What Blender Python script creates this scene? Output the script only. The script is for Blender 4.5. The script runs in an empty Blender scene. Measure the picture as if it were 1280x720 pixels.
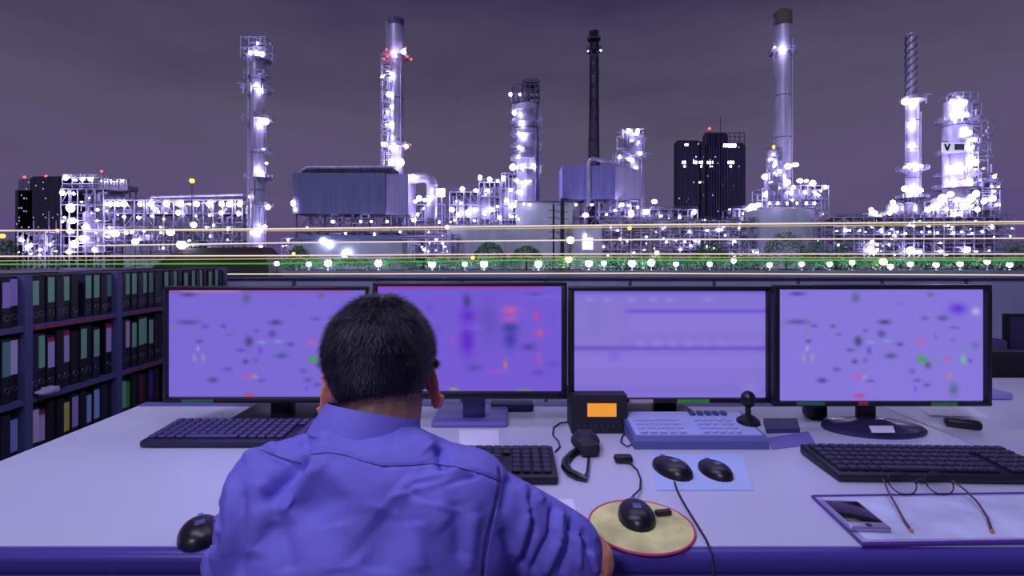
import bpy, bmesh, math, random
import numpy as np
from mathutils import Vector, Matrix
from mathutils.bvhtree import BVHTree

sc = bpy.context.scene
C = sc.collection
PI = math.pi

# ---------------------------------------------------------------- camera, sky, lights
F = 640.0                     # focal length in pixels of the 1280 wide frame
EYE = 1.22
cam_d = bpy.data.cameras.new('camera'); cam = bpy.data.objects.new('camera', cam_d); C.objects.link(cam)
cam.location = (0, 0, EYE); cam.rotation_euler = (PI/2, 0, 0)
cam_d.sensor_width = 36; cam_d.lens = 18; cam_d.shift_y = -40/1280
cam_d.clip_start = 0.02; cam_d.clip_end = 3000
sc.camera = cam
vs = sc.view_settings
sc.display_settings.display_device = 'sRGB'
vs.view_transform = 'Standard'; vs.look = 'None'; vs.gamma = 1; vs.exposure = 0.0; vs.use_curve_mapping = False
try:
    sc.cycles.sample_clamp_indirect = 6; sc.cycles.max_bounces = 5; sc.cycles.use_denoising = True
except Exception: pass

def lin(c):
    return tuple((x/255/12.92) if x/255 <= .04045 else ((x/255+.055)/1.055)**2.4 for x in c)

w = bpy.data.worlds.new('night_sky'); sc.world = w; w.use_nodes = True
nt = w.node_tree; nt.nodes.clear(); N = nt.nodes.new; L = nt.links.new
out = N('ShaderNodeOutputWorld'); bg = N('ShaderNodeBackground'); L(bg.outputs[0], out.inputs[0])
tc = N('ShaderNodeTexCoord'); sep = N('ShaderNodeSeparateXYZ'); L(tc.outputs['Generated'], sep.inputs[0])
mp = N('ShaderNodeMapping'); mp.inputs['Scale'].default_value = (1.3, 1.3, 5.5); L(tc.outputs['Generated'], mp.inputs[0])
nz = N('ShaderNodeTexNoise'); nz.inputs['Scale'].default_value = 1.6; nz.inputs['Detail'].default_value = 5; nz.inputs['Roughness'].default_value = .55
L(mp.outputs[0], nz.inputs['Vector'])
m1 = N('ShaderNodeMath'); m1.operation = 'MULTIPLY_ADD'; L(nz.outputs['Fac'], m1.inputs[0]); m1.inputs[1].default_value = .42; m1.inputs[2].default_value = -.21
m2 = N('ShaderNodeMath'); m2.operation = 'ADD'; L(sep.outputs[2], m2.inputs[0]); L(m1.outputs[0], m2.inputs[1])
rp = N('ShaderNodeValToRGB'); L(m2.outputs[0], rp.inputs[0])
cr = rp.color_ramp
stops = [(0.0, (88, 72, 124)), (.10, (92, 80, 116)), (.22, (88, 79, 105)), (.34, (76, 68, 95)), (.48, (58, 50, 80)), (.8, (40, 34, 62))]
cr.elements[0].position = 0; cr.elements[0].color = (*lin(stops[0][1]), 1)
cr.elements[1].position = .8; cr.elements[1].color = (*lin(stops[-1][1]), 1)
for p, c in stops[1:-1]:
    e = cr.elements.new(p); e.color = (*lin(c), 1)
L(rp.outputs[0], bg.inputs['Color']); bg.inputs['Strength'].default_value = 1.0

def area(name, loc, rot, sx, sy, watts, col):
    d = bpy.data.lights.new(name, 'AREA'); d.shape = 'RECTANGLE'; d.size = sx; d.size_y = sy; d.energy = watts; d.color = col
    o = bpy.data.objects.new(name, d); o.location = loc; o.rotation_euler = rot; C.objects.link(o); return o
area('ceiling_lamp_front', (-.35, .85, 2.65), (0, 0, 0), 1.3, .5, 13, (.70, .66, 1.0))
area('ceiling_lamp_rear', (.55, 2.1, 2.65), (0, 0, 0), 2.4, .8, 13, (.70, .68, 1.0))
area('ceiling_lamp_side', (-1.3, 1.1, 2.6), (0, 0, 0), .8, .5, 9, (.74, .72, 1.0))
sd = bpy.data.lights.new('front_fill_sun', 'SUN'); sd.energy = 1.15; sd.angle = .2; sd.color = (.74, .71, 1.0)  # added fill from behind the camera, brightens the refinery fronts
so = bpy.data.objects.new('front_fill_sun', sd); so.rotation_euler = (math.radians(52), 0, math.radians(-28)); C.objects.link(so)

# ---------------------------------------------------------------- helpers
def mat(name, col, rough=.6, metal=0, noise=None, bump=None, emit=0, emcol=None, linear=False, stretch=(1, 1, 1)):
    m = bpy.data.materials.new(name); m.use_nodes = True
    t = m.node_tree; b = t.nodes['Principled BSDF']
    c = col if linear else lin(col)
    b.inputs['Base Color'].default_value = (*c, 1); b.inputs['Roughness'].default_value = rough; b.inputs['Metallic'].default_value = metal
    if noise or bump:
        co = t.nodes.new('ShaderNodeTexCoord'); mpp = t.nodes.new('ShaderNodeMapping'); t.links.new(co.outputs['Object'], mpp.inputs[0])
        mpp.inputs['Scale'].default_value = stretch
    if noise:
        n = t.nodes.new('ShaderNodeTexNoise'); n.inputs['Scale'].default_value = noise[0]; n.inputs['Detail'].default_value = 4
        t.links.new(mpp.outputs[0], n.inputs['Vector'])
        r = t.nodes.new('ShaderNodeValToRGB'); k = noise[1]
        r.color_ramp.elements[0].position = .3; r.color_ramp.elements[1].position = .7
        r.color_ramp.elements[0].color = (*[max(0, x*(1-k)) for x in c], 1); r.color_ramp.elements[1].color = (*[min(1, x*(1+k)) for x in c], 1)
        t.links.new(n.outputs['Fac'], r.inputs[0]); t.links.new(r.outputs[0], b.inputs['Base Color'])
    if bump:
        n2 = t.nodes.new('ShaderNodeTexNoise'); n2.inputs['Scale'].default_value = bump[0]; n2.inputs['Detail'].default_value = 3
        t.links.new(mpp.outputs[0], n2.inputs['Vector'])
        bp = t.nodes.new('ShaderNodeBump'); bp.inputs['Strength'].default_value = bump[1]; bp.inputs['Distance'].default_value = bump[2]
        t.links.new(n2.outputs['Fac'], bp.inputs['Height']); t.links.new(bp.outputs[0], b.inputs['Normal'])
    if emit:
        b.inputs['Emission Color'].default_value = (*lin(emcol or col), 1); b.inputs['Emission Strength'].default_value = emit
    return m

WL = {}
def wl(o): return WL.get(o.name, Vector((0, 0, 0)))
ICO = {}
def ico(n):
    if n not in ICO:
        bm = bmesh.new(); bmesh.ops.create_icosphere(bm, subdivisions=n, radius=1)
        bm.verts.ensure_lookup_table()
        ICO[n] = ([tuple(v.co) for v in bm.verts], [tuple(v.index for v in f.verts) for f in bm.faces]); bm.free()
    return ICO[n]

class MB:
    def __init__(s): s.v = []; s.f = []
    def add(s, vs_, fs):
        o = len(s.v); s.v.extend(vs_); s.f.extend([tuple(i+o for i in f) for f in fs]); return s
    def box(s, c, d, rz=0, rx=0):
        x, y, z = d[0]/2, d[1]/2, d[2]/2
        M = Matrix.Rotation(rz, 3, 'Z') @ Matrix.Rotation(rx, 3, 'X'); c = Vector(c)
        vv = [tuple(c + M @ Vector((a*x, b*y, e*z))) for a in (-1, 1) for b in (-1, 1) for e in (-1, 1)]
        return s.add(vv, [(0, 1, 3, 2), (4, 6, 7, 5), (0, 4, 5, 1), (2, 3, 7, 6), (0, 2, 6, 4), (1, 5, 7, 3)])
    def bb(s, x0, x1, y0, y1, z0, z1): return s.box(((x0+x1)/2, (y0+y1)/2, (z0+z1)/2), (abs(x1-x0), abs(y1-y0), abs(z1-z0)))
    def rbox(s, c, d, r, rz=0, rx=0, seg=2):
        bm = bmesh.new(); bmesh.ops.create_cube(bm, size=1)
        for v in bm.verts: v.co = Vector((v.co.x*d[0], v.co.y*d[1], v.co.z*d[2]))
        bmesh.ops.bevel(bm, geom=list(bm.edges), offset=min(r, min(d)*.49), segments=seg, affect='EDGES', profile=.5)
        M = Matrix.Rotation(rz, 3, 'Z') @ Matrix.Rotation(rx, 3, 'X'); c = Vector(c)
        bm.verts.ensure_lookup_table()
        s.add([tuple(c + M @ v.co) for v in bm.verts], [tuple(v.index for v in f.verts) for f in bm.faces]); bm.free(); return s
    def beam(s, p, q, w_=.3, h_=None):
        p = Vector(p); q = Vector(q); d = q-p
        if d.length < 1e-6: return s
        h_ = h_ or w_
        u = d.cross(Vector((0, 0, 1)))
        u = Vector((1, 0, 0)) if u.length < 1e-5*d.length else u.normalized()
        n = d.cross(u).normalized(); u = u*w_/2; n = n*h_/2
        vv = [tuple(a+b*u+e*n) for a in (p, q) for b, e in ((-1, -1), (1, -1), (1, 1), (-1, 1))]
        return s.add(vv, [(0, 1, 2, 3), (7, 6, 5, 4), (0, 4, 5, 1), (1, 5, 6, 2), (2, 6, 7, 3), (3, 7, 4, 0)])
    def cyl(s, p, q, r0, r1=None, n=12, caps=True):
        r1 = r0 if r1 is None else r1
        return s.tube([p, q], [r0, r1], n, caps)
    def tube(s, path, r, n=8, caps=True, closed=False):
        P = [Vector(p) for p in path]; m = len(P); rs = r if isinstance(r, (list, tuple)) else [r]*m
        T = []
        for i in range(m):
            a = P[(i-1) % m] if (closed or i > 0) else P[i]; b = P[(i+1) % m] if (closed or i < m-1) else P[i]
            T.append((b-a).normalized() if (b-a).length > 1e-9 else Vector((0, 0, 1)))
        u = T[0].orthogonal().normalized(); vv = []
        for i in range(m):
            u = u - T[i]*u.dot(T[i])
            u = u.normalized() if u.length > 1e-6 else T[i].orthogonal().normalized()
            v_ = T[i].cross(u)
            for k in range(n):
                a = 2*PI*k/n; vv.append(tuple(P[i] + rs[i]*(math.cos(a)*u + math.sin(a)*v_)))
        ff = []
        for i in range(m if closed else m-1):
            j = (i+1) % m
            for k in range(n):
                l = (k+1) % n; ff.append((i*n+k, i*n+l, j*n+l, j*n+k))
        if caps and not closed:
            ff.append(tuple(range(n))[::-1]); ff.append(tuple((m-1)*n+k for k in range(n)))
        return s.add(vv, ff)
    def ball(s, c, r, n=2, M=None):
        vv, ff = ico(n); r = r if isinstance(r, (list, tuple)) else (r, r, r); c = Vector(c); M = M or Matrix.Identity(3)
        return s.add([tuple(c + M @ Vector((v[0]*r[0], v[1]*r[1], v[2]*r[2]))) for v in vv], ff)
    def capsule(s, p, q, r0, r1=None, n=2):
        r1 = r0 if r1 is None else r1
        s.cyl(p, q, r0, r1, 16); s.ball(p, r0, n); return s.ball(q, r1, n)
    def lathe(s, prof, c, n=24, sx=1, sy=1):
        vv = []; ff = []
        for r, z in prof:
            for k in range(n):
                a = 2*PI*k/n; vv.append((c[0]+sx*r*math.cos(a), c[1]+sy*r*math.sin(a), c[2]+z))
        for i in range(len(prof)-1):
            for k in range(n):
                l = (k+1) % n; ff.append((i*n+k, i*n+l, (i+1)*n+l, (i+1)*n+k))
        ff.append(tuple(range(n))[::-1]); ff.append(tuple((len(prof)-1)*n+k for k in range(n)))
        return s.add(vv, ff)
    def prism(s, poly, axis, a, b):
        n = len(poly)
        def P(p, t):
            return (t, p[0], p[1]) if axis == 'x' else ((p[0], t, p[1]) if axis == 'y' else (p[0], p[1], t))
        return s.add([P(p, a) for p in poly]+[P(p, b) for p in poly], [tuple(range(n))[::-1], tuple(range(n, 2*n))]+[(i, (i+1) % n, n+(i+1) % n, n+i) for i in range(n)])
    def build(s, name, m, parent=None, smooth=35, loc=None):
        o3 = Vector(loc) if loc is not None else (wl(parent) if parent else Vector((0, 0, 0)))
        me = bpy.data.meshes.new(name)
        me.from_pydata([(v[0]-o3.x, v[1]-o3.y, v[2]-o3.z) for v in s.v], [], s.f)
        bm = bmesh.new(); bm.from_mesh(me); bmesh.ops.recalc_face_normals(bm, faces=bm.faces); bm.to_mesh(me); bm.free()
        me.materials.append(m)
        if smooth:
            me.polygons.foreach_set('use_smooth', [True]*len(me.polygons)); me.set_sharp_from_angle(angle=math.radians(smooth))
        o = bpy.data.objects.new(name, me); C.objects.link(o)
        if parent:
            o.parent = parent; WL[o.name] = o3.copy()
            if loc is not None: o.location = o3 - wl(parent)
        else:
            o.location = o3; WL[o.name] = o3.copy()
        return o

def tag(o, label, cat, group=None, kind=None):
    o['label'] = label; o['category'] = cat
    if group: o['group'] = group
    if kind: o['kind'] = kind
    return o
def thing(name, label, cat, loc, group=None, rz=0):
    o = bpy.data.objects.new(name, None); C.objects.link(o); o.location = loc; o.rotation_euler = (0, 0, rz)
    o.empty_display_size = .1; WL[o.name] = Vector(loc)
    return tag(o, label, cat, group)
def local(name, label, cat, loc, rz=0, group=None):
    """a thing whose parts are written in its own coordinates"""
    o = thing(name, label, cat, loc, group, rz); WL[o.name] = Vector((0, 0, 0)); return o
def struct(o): o['kind'] = 'structure'; return o
def dup(root, loc, rz=None, label=None, group=None, parts=True):
    r = root.copy(); C.objects.link(r); r.location = loc
    if rz is not None: r.rotation_euler = (0, 0, rz)
    if label: r['label'] = label
    if group: r['group'] = group
    if parts:
        for ch in list(root.children):
            c = ch.copy(); C.objects.link(c); c.parent = r
            for g in list(ch.children):
                d = g.copy(); C.objects.link(d); d.parent = c
    return r
ORD = ['first', 'second', 'third', 'fourth', 'fifth', 'sixth', 'seventh', 'eighth', 'ninth', 'tenth', 'eleventh', 'twelfth', 'thirteenth', 'fourteenth', 'fifteenth', 'sixteenth', 'seventeenth', 'eighteenth', 'nineteenth', 'twentieth', 'twenty-first', 'twenty-second', 'twenty-third', 'twenty-fourth', 'twenty-fifth', 'twenty-sixth', 'twenty-seventh', 'twenty-eighth']
def X(px, Y): return (px-640)/F*Y
def Z(py, Y): return EYE-(py-320)/F*Y

GZ = -3.3         # quay ground outside
M = {}
M['steel'] = mat('galvanised_steel', (176, 172, 205), .5, .25, (.6, .25))
M['steel_dark'] = mat('weathered_steel', (92, 88, 120), .6, .2, (.5, .35))
M['clad'] = mat('aluminium_cladding', (190, 186, 216), .38, .35, (.35, .2), stretch=(1, 1, .3))
M['conc'] = mat('pale_render', (186, 190, 214), .8, 0, (.25, .15), stretch=(1, 1, .3))
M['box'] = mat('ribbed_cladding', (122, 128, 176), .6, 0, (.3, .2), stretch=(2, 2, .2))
M['box_side_lit'] = mat('ribbed_cladding_lit_side', (186, 176, 226), .6, 0, (.3, .15), stretch=(2, 2, .2))  # lighter copy for side walls, the light on that face put into its colour
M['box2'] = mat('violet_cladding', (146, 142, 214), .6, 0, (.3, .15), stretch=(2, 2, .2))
M['black'] = mat('black_steel', (34, 30, 44), .7, 0, (.5, .3))
M['lamp'] = mat('lamp_glass', (240, 235, 255), .5, emit=24, emcol=(222, 212, 255))
M['lamp_soft'] = mat('quay_lamp_glass', (240, 240, 255), .5, emit=26, emcol=(222, 226, 255))
M['lamp_dim'] = mat('wall_lamp_glass', (240, 240, 255), .5, emit=5, emcol=(222, 226, 255))
M['lamp_yellow'] = mat('sodium_lamp_glass', (255, 240, 200), .5, emit=16, emcol=(255, 232, 170))
M['lamp_orange'] = mat('orange_lamp_glass', (255, 180, 80), .5, emit=5, emcol=(255, 150, 50))
M['lamp_red'] = mat('red_beacon_glass', (255, 80, 60), .5, emit=6, emcol=(255, 60, 50))
# ---------------------------------------------------------------- outside: ground, river, quay
R = random.Random(7)
m_ground = mat('quay_ground', (52, 50, 66), .9, 0, (.05, .3))
struct(MB().bb(-900, 900, 151, 1500, -4.2, GZ).build('ground', m_ground))
m_water = mat('river_water', (26, 26, 44), .12, 0, None, (.35, .5, .25), stretch=(1, .35, 1))
o = MB().bb(-900, 900, 5.2, 150, -8.2, -5.2).build('water', m_water); struct(o); o.name = 'river_surface'
struct(MB().bb(-900, 900, 150, 151, -8, GZ+.3).build('embankment', mat('embankment_concrete', (150, 148, 170), .85, 0, (.1, .25))))

def frame(mb, x0, x1, y0, y1, z0, z1, nx, nz_, w_=.34, diag=.35, rnd=R):
    xs = [x0+(x1-x0)*i/nx for i in range(nx+1)]; zs = [z0+(z1-z0)*i/nz_ for i in range(nz_+1)]
    for y in (y0, y1):
        for x in xs: mb.beam((x, y, z0), (x, y, z1), w_)
        for z in zs[1:]: mb.beam((x0, y, z), (x1, y, z), w_*.9)
    for z in zs[1:]:
        for x in xs: mb.beam((x, y0, z), (x, y1, z), w_*.8)
    for i in range(nx):
        for j in range(nz_):
            if rnd.random() < diag:
                a, b = (xs[i], xs[i+1]) if rnd.random() < .5 else (xs[i+1], xs[i])
                mb.beam((a, y0, zs[j]), (b, y0, zs[j+1]), w_*.6)
def rail(mb, x0, x1, y, z, h=1.2, step=1.6, w_=.16):
    mb.beam((x0, y, z+h), (x1, y, z+h), w_); mb.beam((x0, y, z+h*.5), (x1, y, z+h*.5), w_*.7)
    n = max(1, int(abs(x1-x0)/step))
    for i in range(n+1):
        x = x0+(x1-x0)*i/n; mb.beam((x, y, z), (x, y, z+h), w_*.8)
def clutter(mb, x0, x1, y0, y1, z0, z1, n, rnd, rmin=.14, rmax=.5):
    for _ in range(n):
        y = rnd.uniform(y0, y1); r = rnd.uniform(rmin, rmax); k = rnd.random()
        if k < .45:
            x = rnd.uniform(x0, x1); a = rnd.uniform(z0, z1); b = min(z1, a+rnd.uniform(2, 8)); mb.cyl((x, y, a), (x, y, b), r, n=8)
            if rnd.random() < .5: mb.cyl((x, y, b), (min(x1, x+rnd.uniform(1, 4)), y, b), r, n=8)
        elif k < .85:
            z = rnd.uniform(z0, z1); a = rnd.uniform(x0, x1); b = min(x1, a+rnd.uniform(3, 12)); mb.cyl((a, y, z), (b, y, z), r, n=8)
        else:
            x = rnd.uniform(x0, x1); z = rnd.uniform(z0, z1); mb.box((x, y, z), (rnd.uniform(.6, 2), 1, rnd.uniform(.5, 1.6)))
def ring(mb, cx, cy, z, r0, r1, a0=0, a1=360, h=1.2):
    n = max(4, int(abs(a1-a0)/18)); A = [math.radians(a0+(a1-a0)*i/n) for i in range(n+1)]
    for i in range(n):
        p = [(cx+r*math.cos(a), cy+r*math.sin(a)) for a in (A[i], A[i+1]) for r in (r0, r1)]
        vv = [(q[0], q[1], zz) for zz in (z-.15, z+.1) for q in p]
        mb.add(vv, [(0, 1, 3, 2), (4, 6, 7, 5), (1, 5, 7, 3), (0, 2, 6, 4)])
        for hh in (h, h*.5):
            mb.beam((p[1][0], p[1][1], z+hh), (p[3][0], p[3][1], z+hh), .16)
        mb.beam((p[1][0], p[1][1], z), (p[1][0], p[1][1], z+h), .15)
        mb.beam((p[0][0], p[0][1], z-1.2), (p[1][0], p[1][1], z-.1), .14)
def ladder(mb, x, y, z0, z1, wd=.7):
    for s_ in (-.5, .5): mb.beam((x+s_*wd, y, z0), (x+s_*wd, y, z1), .12)
    z = z0
    while z < z1: mb.beam((x-wd/2, y, z), (x+wd/2, y, z), .1); z += 1.2
def lamp(parent, px, py, Y, rp, m='lamp', name='floodlight', n=2):
    S = Y/F
    rr_ = rp*S*(.72 if m == 'lamp' else 1); mb = MB().ball((X(px, Y), Y, Z(py, Y)), (rr_*(1+.25*math.sin(px*7.1)), rr_, rr_*(1+.25*math.sin(py*5.3))), n)
    return mb.build(name, M[m], parent)
def lamps(parent, lst, Y, m='lamp'):
    for l in lst: lamp(parent, l[0], l[1], l[3] if len(l) > 3 else Y, l[2], m)

def column(name, label, cat, pxc, pxr, py_top, Y, plats, lps, ladder_side=1, dome=True, mat_='clad', bands=True, group=None, reach=True, top_frame=None, py_bot=None, seams=5):
    S = Y/F; x = X(pxc, Y); r = pxr*S; zt = Z(py_top, Y); zb = GZ if py_bot is None else Z(py_bot, Y)
    t = thing(name, label, cat, (x, Y, GZ), group)
    prof = [(r*1.06, GZ-zb if py_bot else 0), (r, (zb-GZ)+.6)]
    prof = [(r*1.05, 0), (r*1.05, .8), (r, 1)]
    H = zt-GZ
    if bands:
        k = 6
        for i in range(1, k):
            z = H*i/k; prof += [(r, z-.2), (r*1.03, z-.15), (r*1.03, z+.15), (r, z+.2)]
    prof += [(r, H-(r*.6 if dome else 0))]
    if dome: prof += [(r*.92, H-r*.3), (r*.65, H-r*.1), (r*.2, H)]
    MB().lathe(prof, (x, Y, GZ), 28).build('column_shell', M[mat_], t)
    for i in range(1, seams+1):
        z = H*i/(seams+1)+1.2; MB().lathe([(r*1.012, 0), (r*1.025, .05), (r*1.025, .35), (r*1.012, .4)], (x, Y, GZ+z), 28).build('seam_band', M['steel_dark'], t)
    if plats:
        rnd = random.Random(int(pxc)); mb = MB()
        for (py, wr, a0, a1) in plats:
            w2 = wr*S; zz = Z(py, Y)
            for _ in range(9):
                px_ = x+rnd.uniform(-1, 1)*w2*.9; yy = Y-rnd.uniform(.2, .9)*r-1.0; h = rnd.uniform(1, 4.5); rr_ = rnd.uniform(.1, .26)
                mb.cyl((px_, yy, zz-h*.5), (px_, yy, zz+h*.5), rr_, n=6)
                if rnd.random() < .6: mb.beam((px_, yy, zz+h*.5), (px_+rnd.uniform(-2.5, 2.5), yy, zz+h*.5), rr_*1.4)
                if rnd.random() < .35: mb.box((px_, yy, zz+.7), (.9, .8, 1.2))
        mb.build('platform_pipework', M['steel'], t)
    for (py, wr, a0, a1) in plats:
        mb = MB(); ring(mb, x, Y, Z(py, Y), r*1.0, wr*S, a0, a1); mb.build('platform', M['steel'], t)
    lm = MB(); ladder(lm, x+ladder_side*(r+.5), Y-.4, GZ, zt-1); lm.build('ladder', M['steel'], t)
    pm = MB()
    for k in range(3):
        a = -PI/2+(k-1)*.8; pm.cyl((x+(r+.35)*math.cos(a), Y+(r+.35)*math.sin(a), GZ), (x+(r+.35)*math.cos(a), Y+(r+.35)*math.sin(a), GZ+H*(.5+.2*k)), .22, n=8)
    pm.build('riser_pipe', M['steel'], t)
    lamps(t, lps, Y-r-.8)
    return t, x, r, S

def unit(name, label, cat, px0, px1, py0, Y, depth, nx, nz_, lps, npipe, seed, vessels=(), py1=None, decks=True, group=None, col='steel', spark=1.6):
    rnd = random.Random(seed); x0, x1 = X(px0, Y), X(px1, Y); z0 = GZ if py1 is None else Z(py1, Y); z1 = Z(py0, Y)
    t = thing(name, label, cat, ((x0+x1)/2, Y+depth/2, GZ), group)
    mb = MB(); frame(mb, x0, x1, Y, Y+depth, GZ, z1, nx, nz_, rnd=rnd); mb.build('steel_frame', M[col], t)
    if decks:
        for j in range(1, nz_+1):
            z = GZ+(z1-GZ)*j/nz_; mb = MB().bb(x0, x1, Y, Y+depth, z-.12, z); rail(mb, x0, x1, Y, z); mb.build('deck', M['steel_dark'], t)
    mb = MB(); dx = (x1-x0)/nx; dz = (z1-GZ)/nz_
    for i in range(nx):
        for j in range(nz_):
            if rnd.random() < .5: MB().bb(x0+dx*i+.3, x0+dx*(i+1)-.3, Y+depth*.75, Y+depth*.75+.2, GZ+dz*j+.3, GZ+dz*(j+1)-.5*rnd.random()*dz-.3).build('added_bounce_panel', M['clad'], t)  # random pale panels added to catch lamp light and brighten the bays
    mb = MB(); clutter(mb, x0+.5, x1-.5, Y+.6, Y+depth-.6, max(GZ, z0), z1+.6, npipe, rnd); mb.build('pipework', M['steel'], t)
    for (vx, vy0, vy1, vr) in vessels:
        S = Y/F; r = vr*S; H = Z(vy0, Y)-Z(vy1, Y); zb = Z(vy1, Y)
        mb = MB().lathe([(r*.3, 0), (r*.8, r*.2), (r, r*.5), (r, H-r*.5), (r*.8, H-r*.2), (r*.3, H)], (X(vx, Y), Y+depth*.4, zb), 20)
        for a in range(4): mb.beam((X(vx, Y)+r*.8*math.cos(a*PI/2), Y+depth*.4+r*.8*math.sin(a*PI/2), GZ), (X(vx, Y)+r*.8*math.cos(a*PI/2), Y+depth*.4+r*.8*math.sin(a*PI/2), zb+r*.6), .25)
        mb.build('vessel', M['clad'], t)
    lamps(t, lps, Y-.8)
    for _ in range(int(nx*spark)):  # small lamps at random spots, added for sparkle and brightness
        lamp(t, rnd.uniform(px0+1, px1-1), rnd.uniform(py0+4, 320), Y-.5, rnd.uniform(1.0, 2.0), 'lamp', 'added_sparkle_lamp', 1)
    return t

# --- far high-rise blocks
def highrise(label, blocks, Y, beacons, masts=(), wins=60, seed=1, ribs=False, wcol=(190, 190, 255), extra=()):
    px0 = min(b[0] for b in blocks); px1 = max(b[1] for b in blocks)
    t = thing('highrise_building', label, 'building', (X((px0+px1)/2, Y), Y+10, GZ))
    rnd = random.Random(seed)
    mw = mat('lit_window', wcol, .4, emit=1.1, emcol=wcol)
    for (a, b, top, mt, dep) in blocks:
        MB().bb(X(a, Y), X(b, Y), Y, Y+dep, GZ, Z(top, Y)).build('tower_block', mt, t)
        MB().bb(X(a+1, Y), X(b-1, Y), Y+1, Y+dep-1, Z(top, Y), Z(top, Y)+1).build('parapet', mt, t)
        if ribs:
            n = int((b-a)/3.2); mb = MB()
            for i in range(n+1): mb.bb(X(a+(b-a)*i/n, Y)-.2, X(a+(b-a)*i/n, Y)+.2, Y-.5, Y, GZ, Z(top+2, Y))
            mb.build('facade_rib', M['steel_dark'] if ribs == 1 else ribs, t)
    for k in range(wins):
        a, b, top, mt, dep = rnd.choice(blocks)
        px = round(rnd.uniform(a+2, b-2)/3)*3; py = round(rnd.uniform(top+4, 300)/4)*4
        MB().box((X(px, Y), Y-.05, Z(py, Y)), (.6, .1, .8)).build('window', mw, t)
    for (px, py, r_) in extra: MB().box((X(px, Y), Y-.1, Z(py, Y)), (r_*1.4, .2, r_)).build('window', M['lamp'], t)
    for (px, py) in beacons:
        MB().cyl((X(px, Y), Y+1.5, Z(py, Y)-.5), (X(px, Y), Y+1.5, Z(py, Y)-3.2), .2, n=6).build('beacon_mast', M['black'], t)
        MB().ball((X(px, Y), Y+1.5, Z(py, Y)), .8, 2).build('beacon', M['lamp_red'], t)
    for (px, a, b) in masts: MB().cyl((X(px, Y), Y+3, Z(b, Y)), (X(px, Y), Y+3, Z(a, Y)), .2, n=6).build('antenna_mast', M['black'], t)
    return t
m_night = mat('dark_glass_facade', (40, 32, 62), .5, 0, (.4, .5), stretch=(1, 1, .25))
m_night2 = mat('dark_brown_facade', (52, 40, 62), .6, 0, (.5, .4), stretch=(1, 1, .25))
m_pale = mat('pale_facade', (112, 100, 122), .7, 0, (.3, .3))
highrise('dark twin apartment tower at far left with red roof beacons and a pale corner', [(19, 40, 238, m_night2, 20), (38, 75, 222, m_night, 26), (23, 39, 225, m_pale, 14)], 330, [(28, 221), (55, 220)], wins=38, seed=4, wcol=(170, 165, 220))
m_rib = mat('slate_rib', (62, 58, 100), .5, .2)
hr = highrise('tall dark office block standing alone left of the big chimney', [(847, 875, 177, m_night, 7), (882, 931, 180, m_night, 8), (875, 882, 178, m_night2, 6), (883, 909, 167, m_night, 6)], 300, [(888, 160)], [(903, 145, 166)], 34, 9, ribs=m_rib,
              extra=[(px, 203, 1.5) for px in (855, 869, 876, 885, 889, 911, 915)]+[(px, 208, .9) for px in (855, 876, 889, 913)]+[(px, 182, 1.8) for px in (907, 912, 917)]+[(858, 181, 1.2), (875, 228, .8), (912, 262, .8)])
mb = MB(); Yh = 300
for i in range(9):
    px = 882+i*6.1; mb.bb(X(px, Yh)-.2, X(px, Yh)+.2, Yh, Yh+.4, Z(181, Yh), Z(166, Yh))
for py in (166, 171, 176): mb.bb(X(880, Yh), X(931.5, Yh), Yh, Yh+.4, Z(py, Yh)-.2, Z(py, Yh)+.2)
mb.build('roof_screen', M['steel_dark'], hr)

# --- left process unit
Y = 196
t = unit('process_unit', 'bright scaffolded process building at far left with a row of lamps on its roof', 'refinery unit', 76, 129, 236, Y, 14, 5, 5,
         [(82, 222, 4), (94, 225, 2.6), (103, 224, 3), (113, 224, 4), (78, 241, 3.5), (92, 242, 2.4), (88, 260, 6), (90, 276, 6.5), (88, 289, 5), (107, 284, 5), (93, 305, 5), (86, 315, 4), (103, 298, 4), (122, 262, 2.5), (118, 312, 3)], 90, 3,
         vessels=[(97, 262, 322, 7), (112, 275, 322, 5)])
mb = MB(); frame(mb, X(78, Y), X(128, Y), Y, Y+8, Z(237, Y), Z(222, Y), 4, 2, .3, 0); rail(mb, X(78, Y), X(128, Y), Y, Z(222, Y)); mb.build('roof_gantry', M['steel'], t)
Y = 213
tcb = thing('cooler_bank', 'bank of upright cooler stacks behind the scaffolded building, small lamps between', 'refinery unit', (X(141, Y), Y+3, GZ))
mb = MB()
for i in range(9):
    px = 125+i*4; mb.cyl((X(px, Y), Y+1, Z(236, Y)), (X(px, Y), Y+1, Z(224, Y)), .45, n=10); mb.ball((X(px, Y), Y+1, Z(224, Y)), .6, 1)
mb.bb(X(122, Y), X(160, Y), Y, Y+6, Z(238, Y), Z(232, Y)); mb.build('fan_stacks', M['clad'], tcb)
mb = MB(); frame(mb, X(124, Y), X(159, Y), Y+1, Y+5, GZ, Z(238, Y), 2, 4, .35, .3); mb.build('support_frame', M['steel'], tcb)
lamps(tcb, [(px, 226, 1.8) for px in (127, 133, 139, 146, 153)], Y-.2)
Y = 196
lamp(t, 127, 214, Y+2, 1.4, 'lamp_red', 'beacon'); MB().cyl((X(127, Y), Y+2, Z(236, Y)), (X(127, Y), Y+2, Z(216, Y)), .15, n=6).build('beacon_mast', M['steel'], t)

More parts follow.
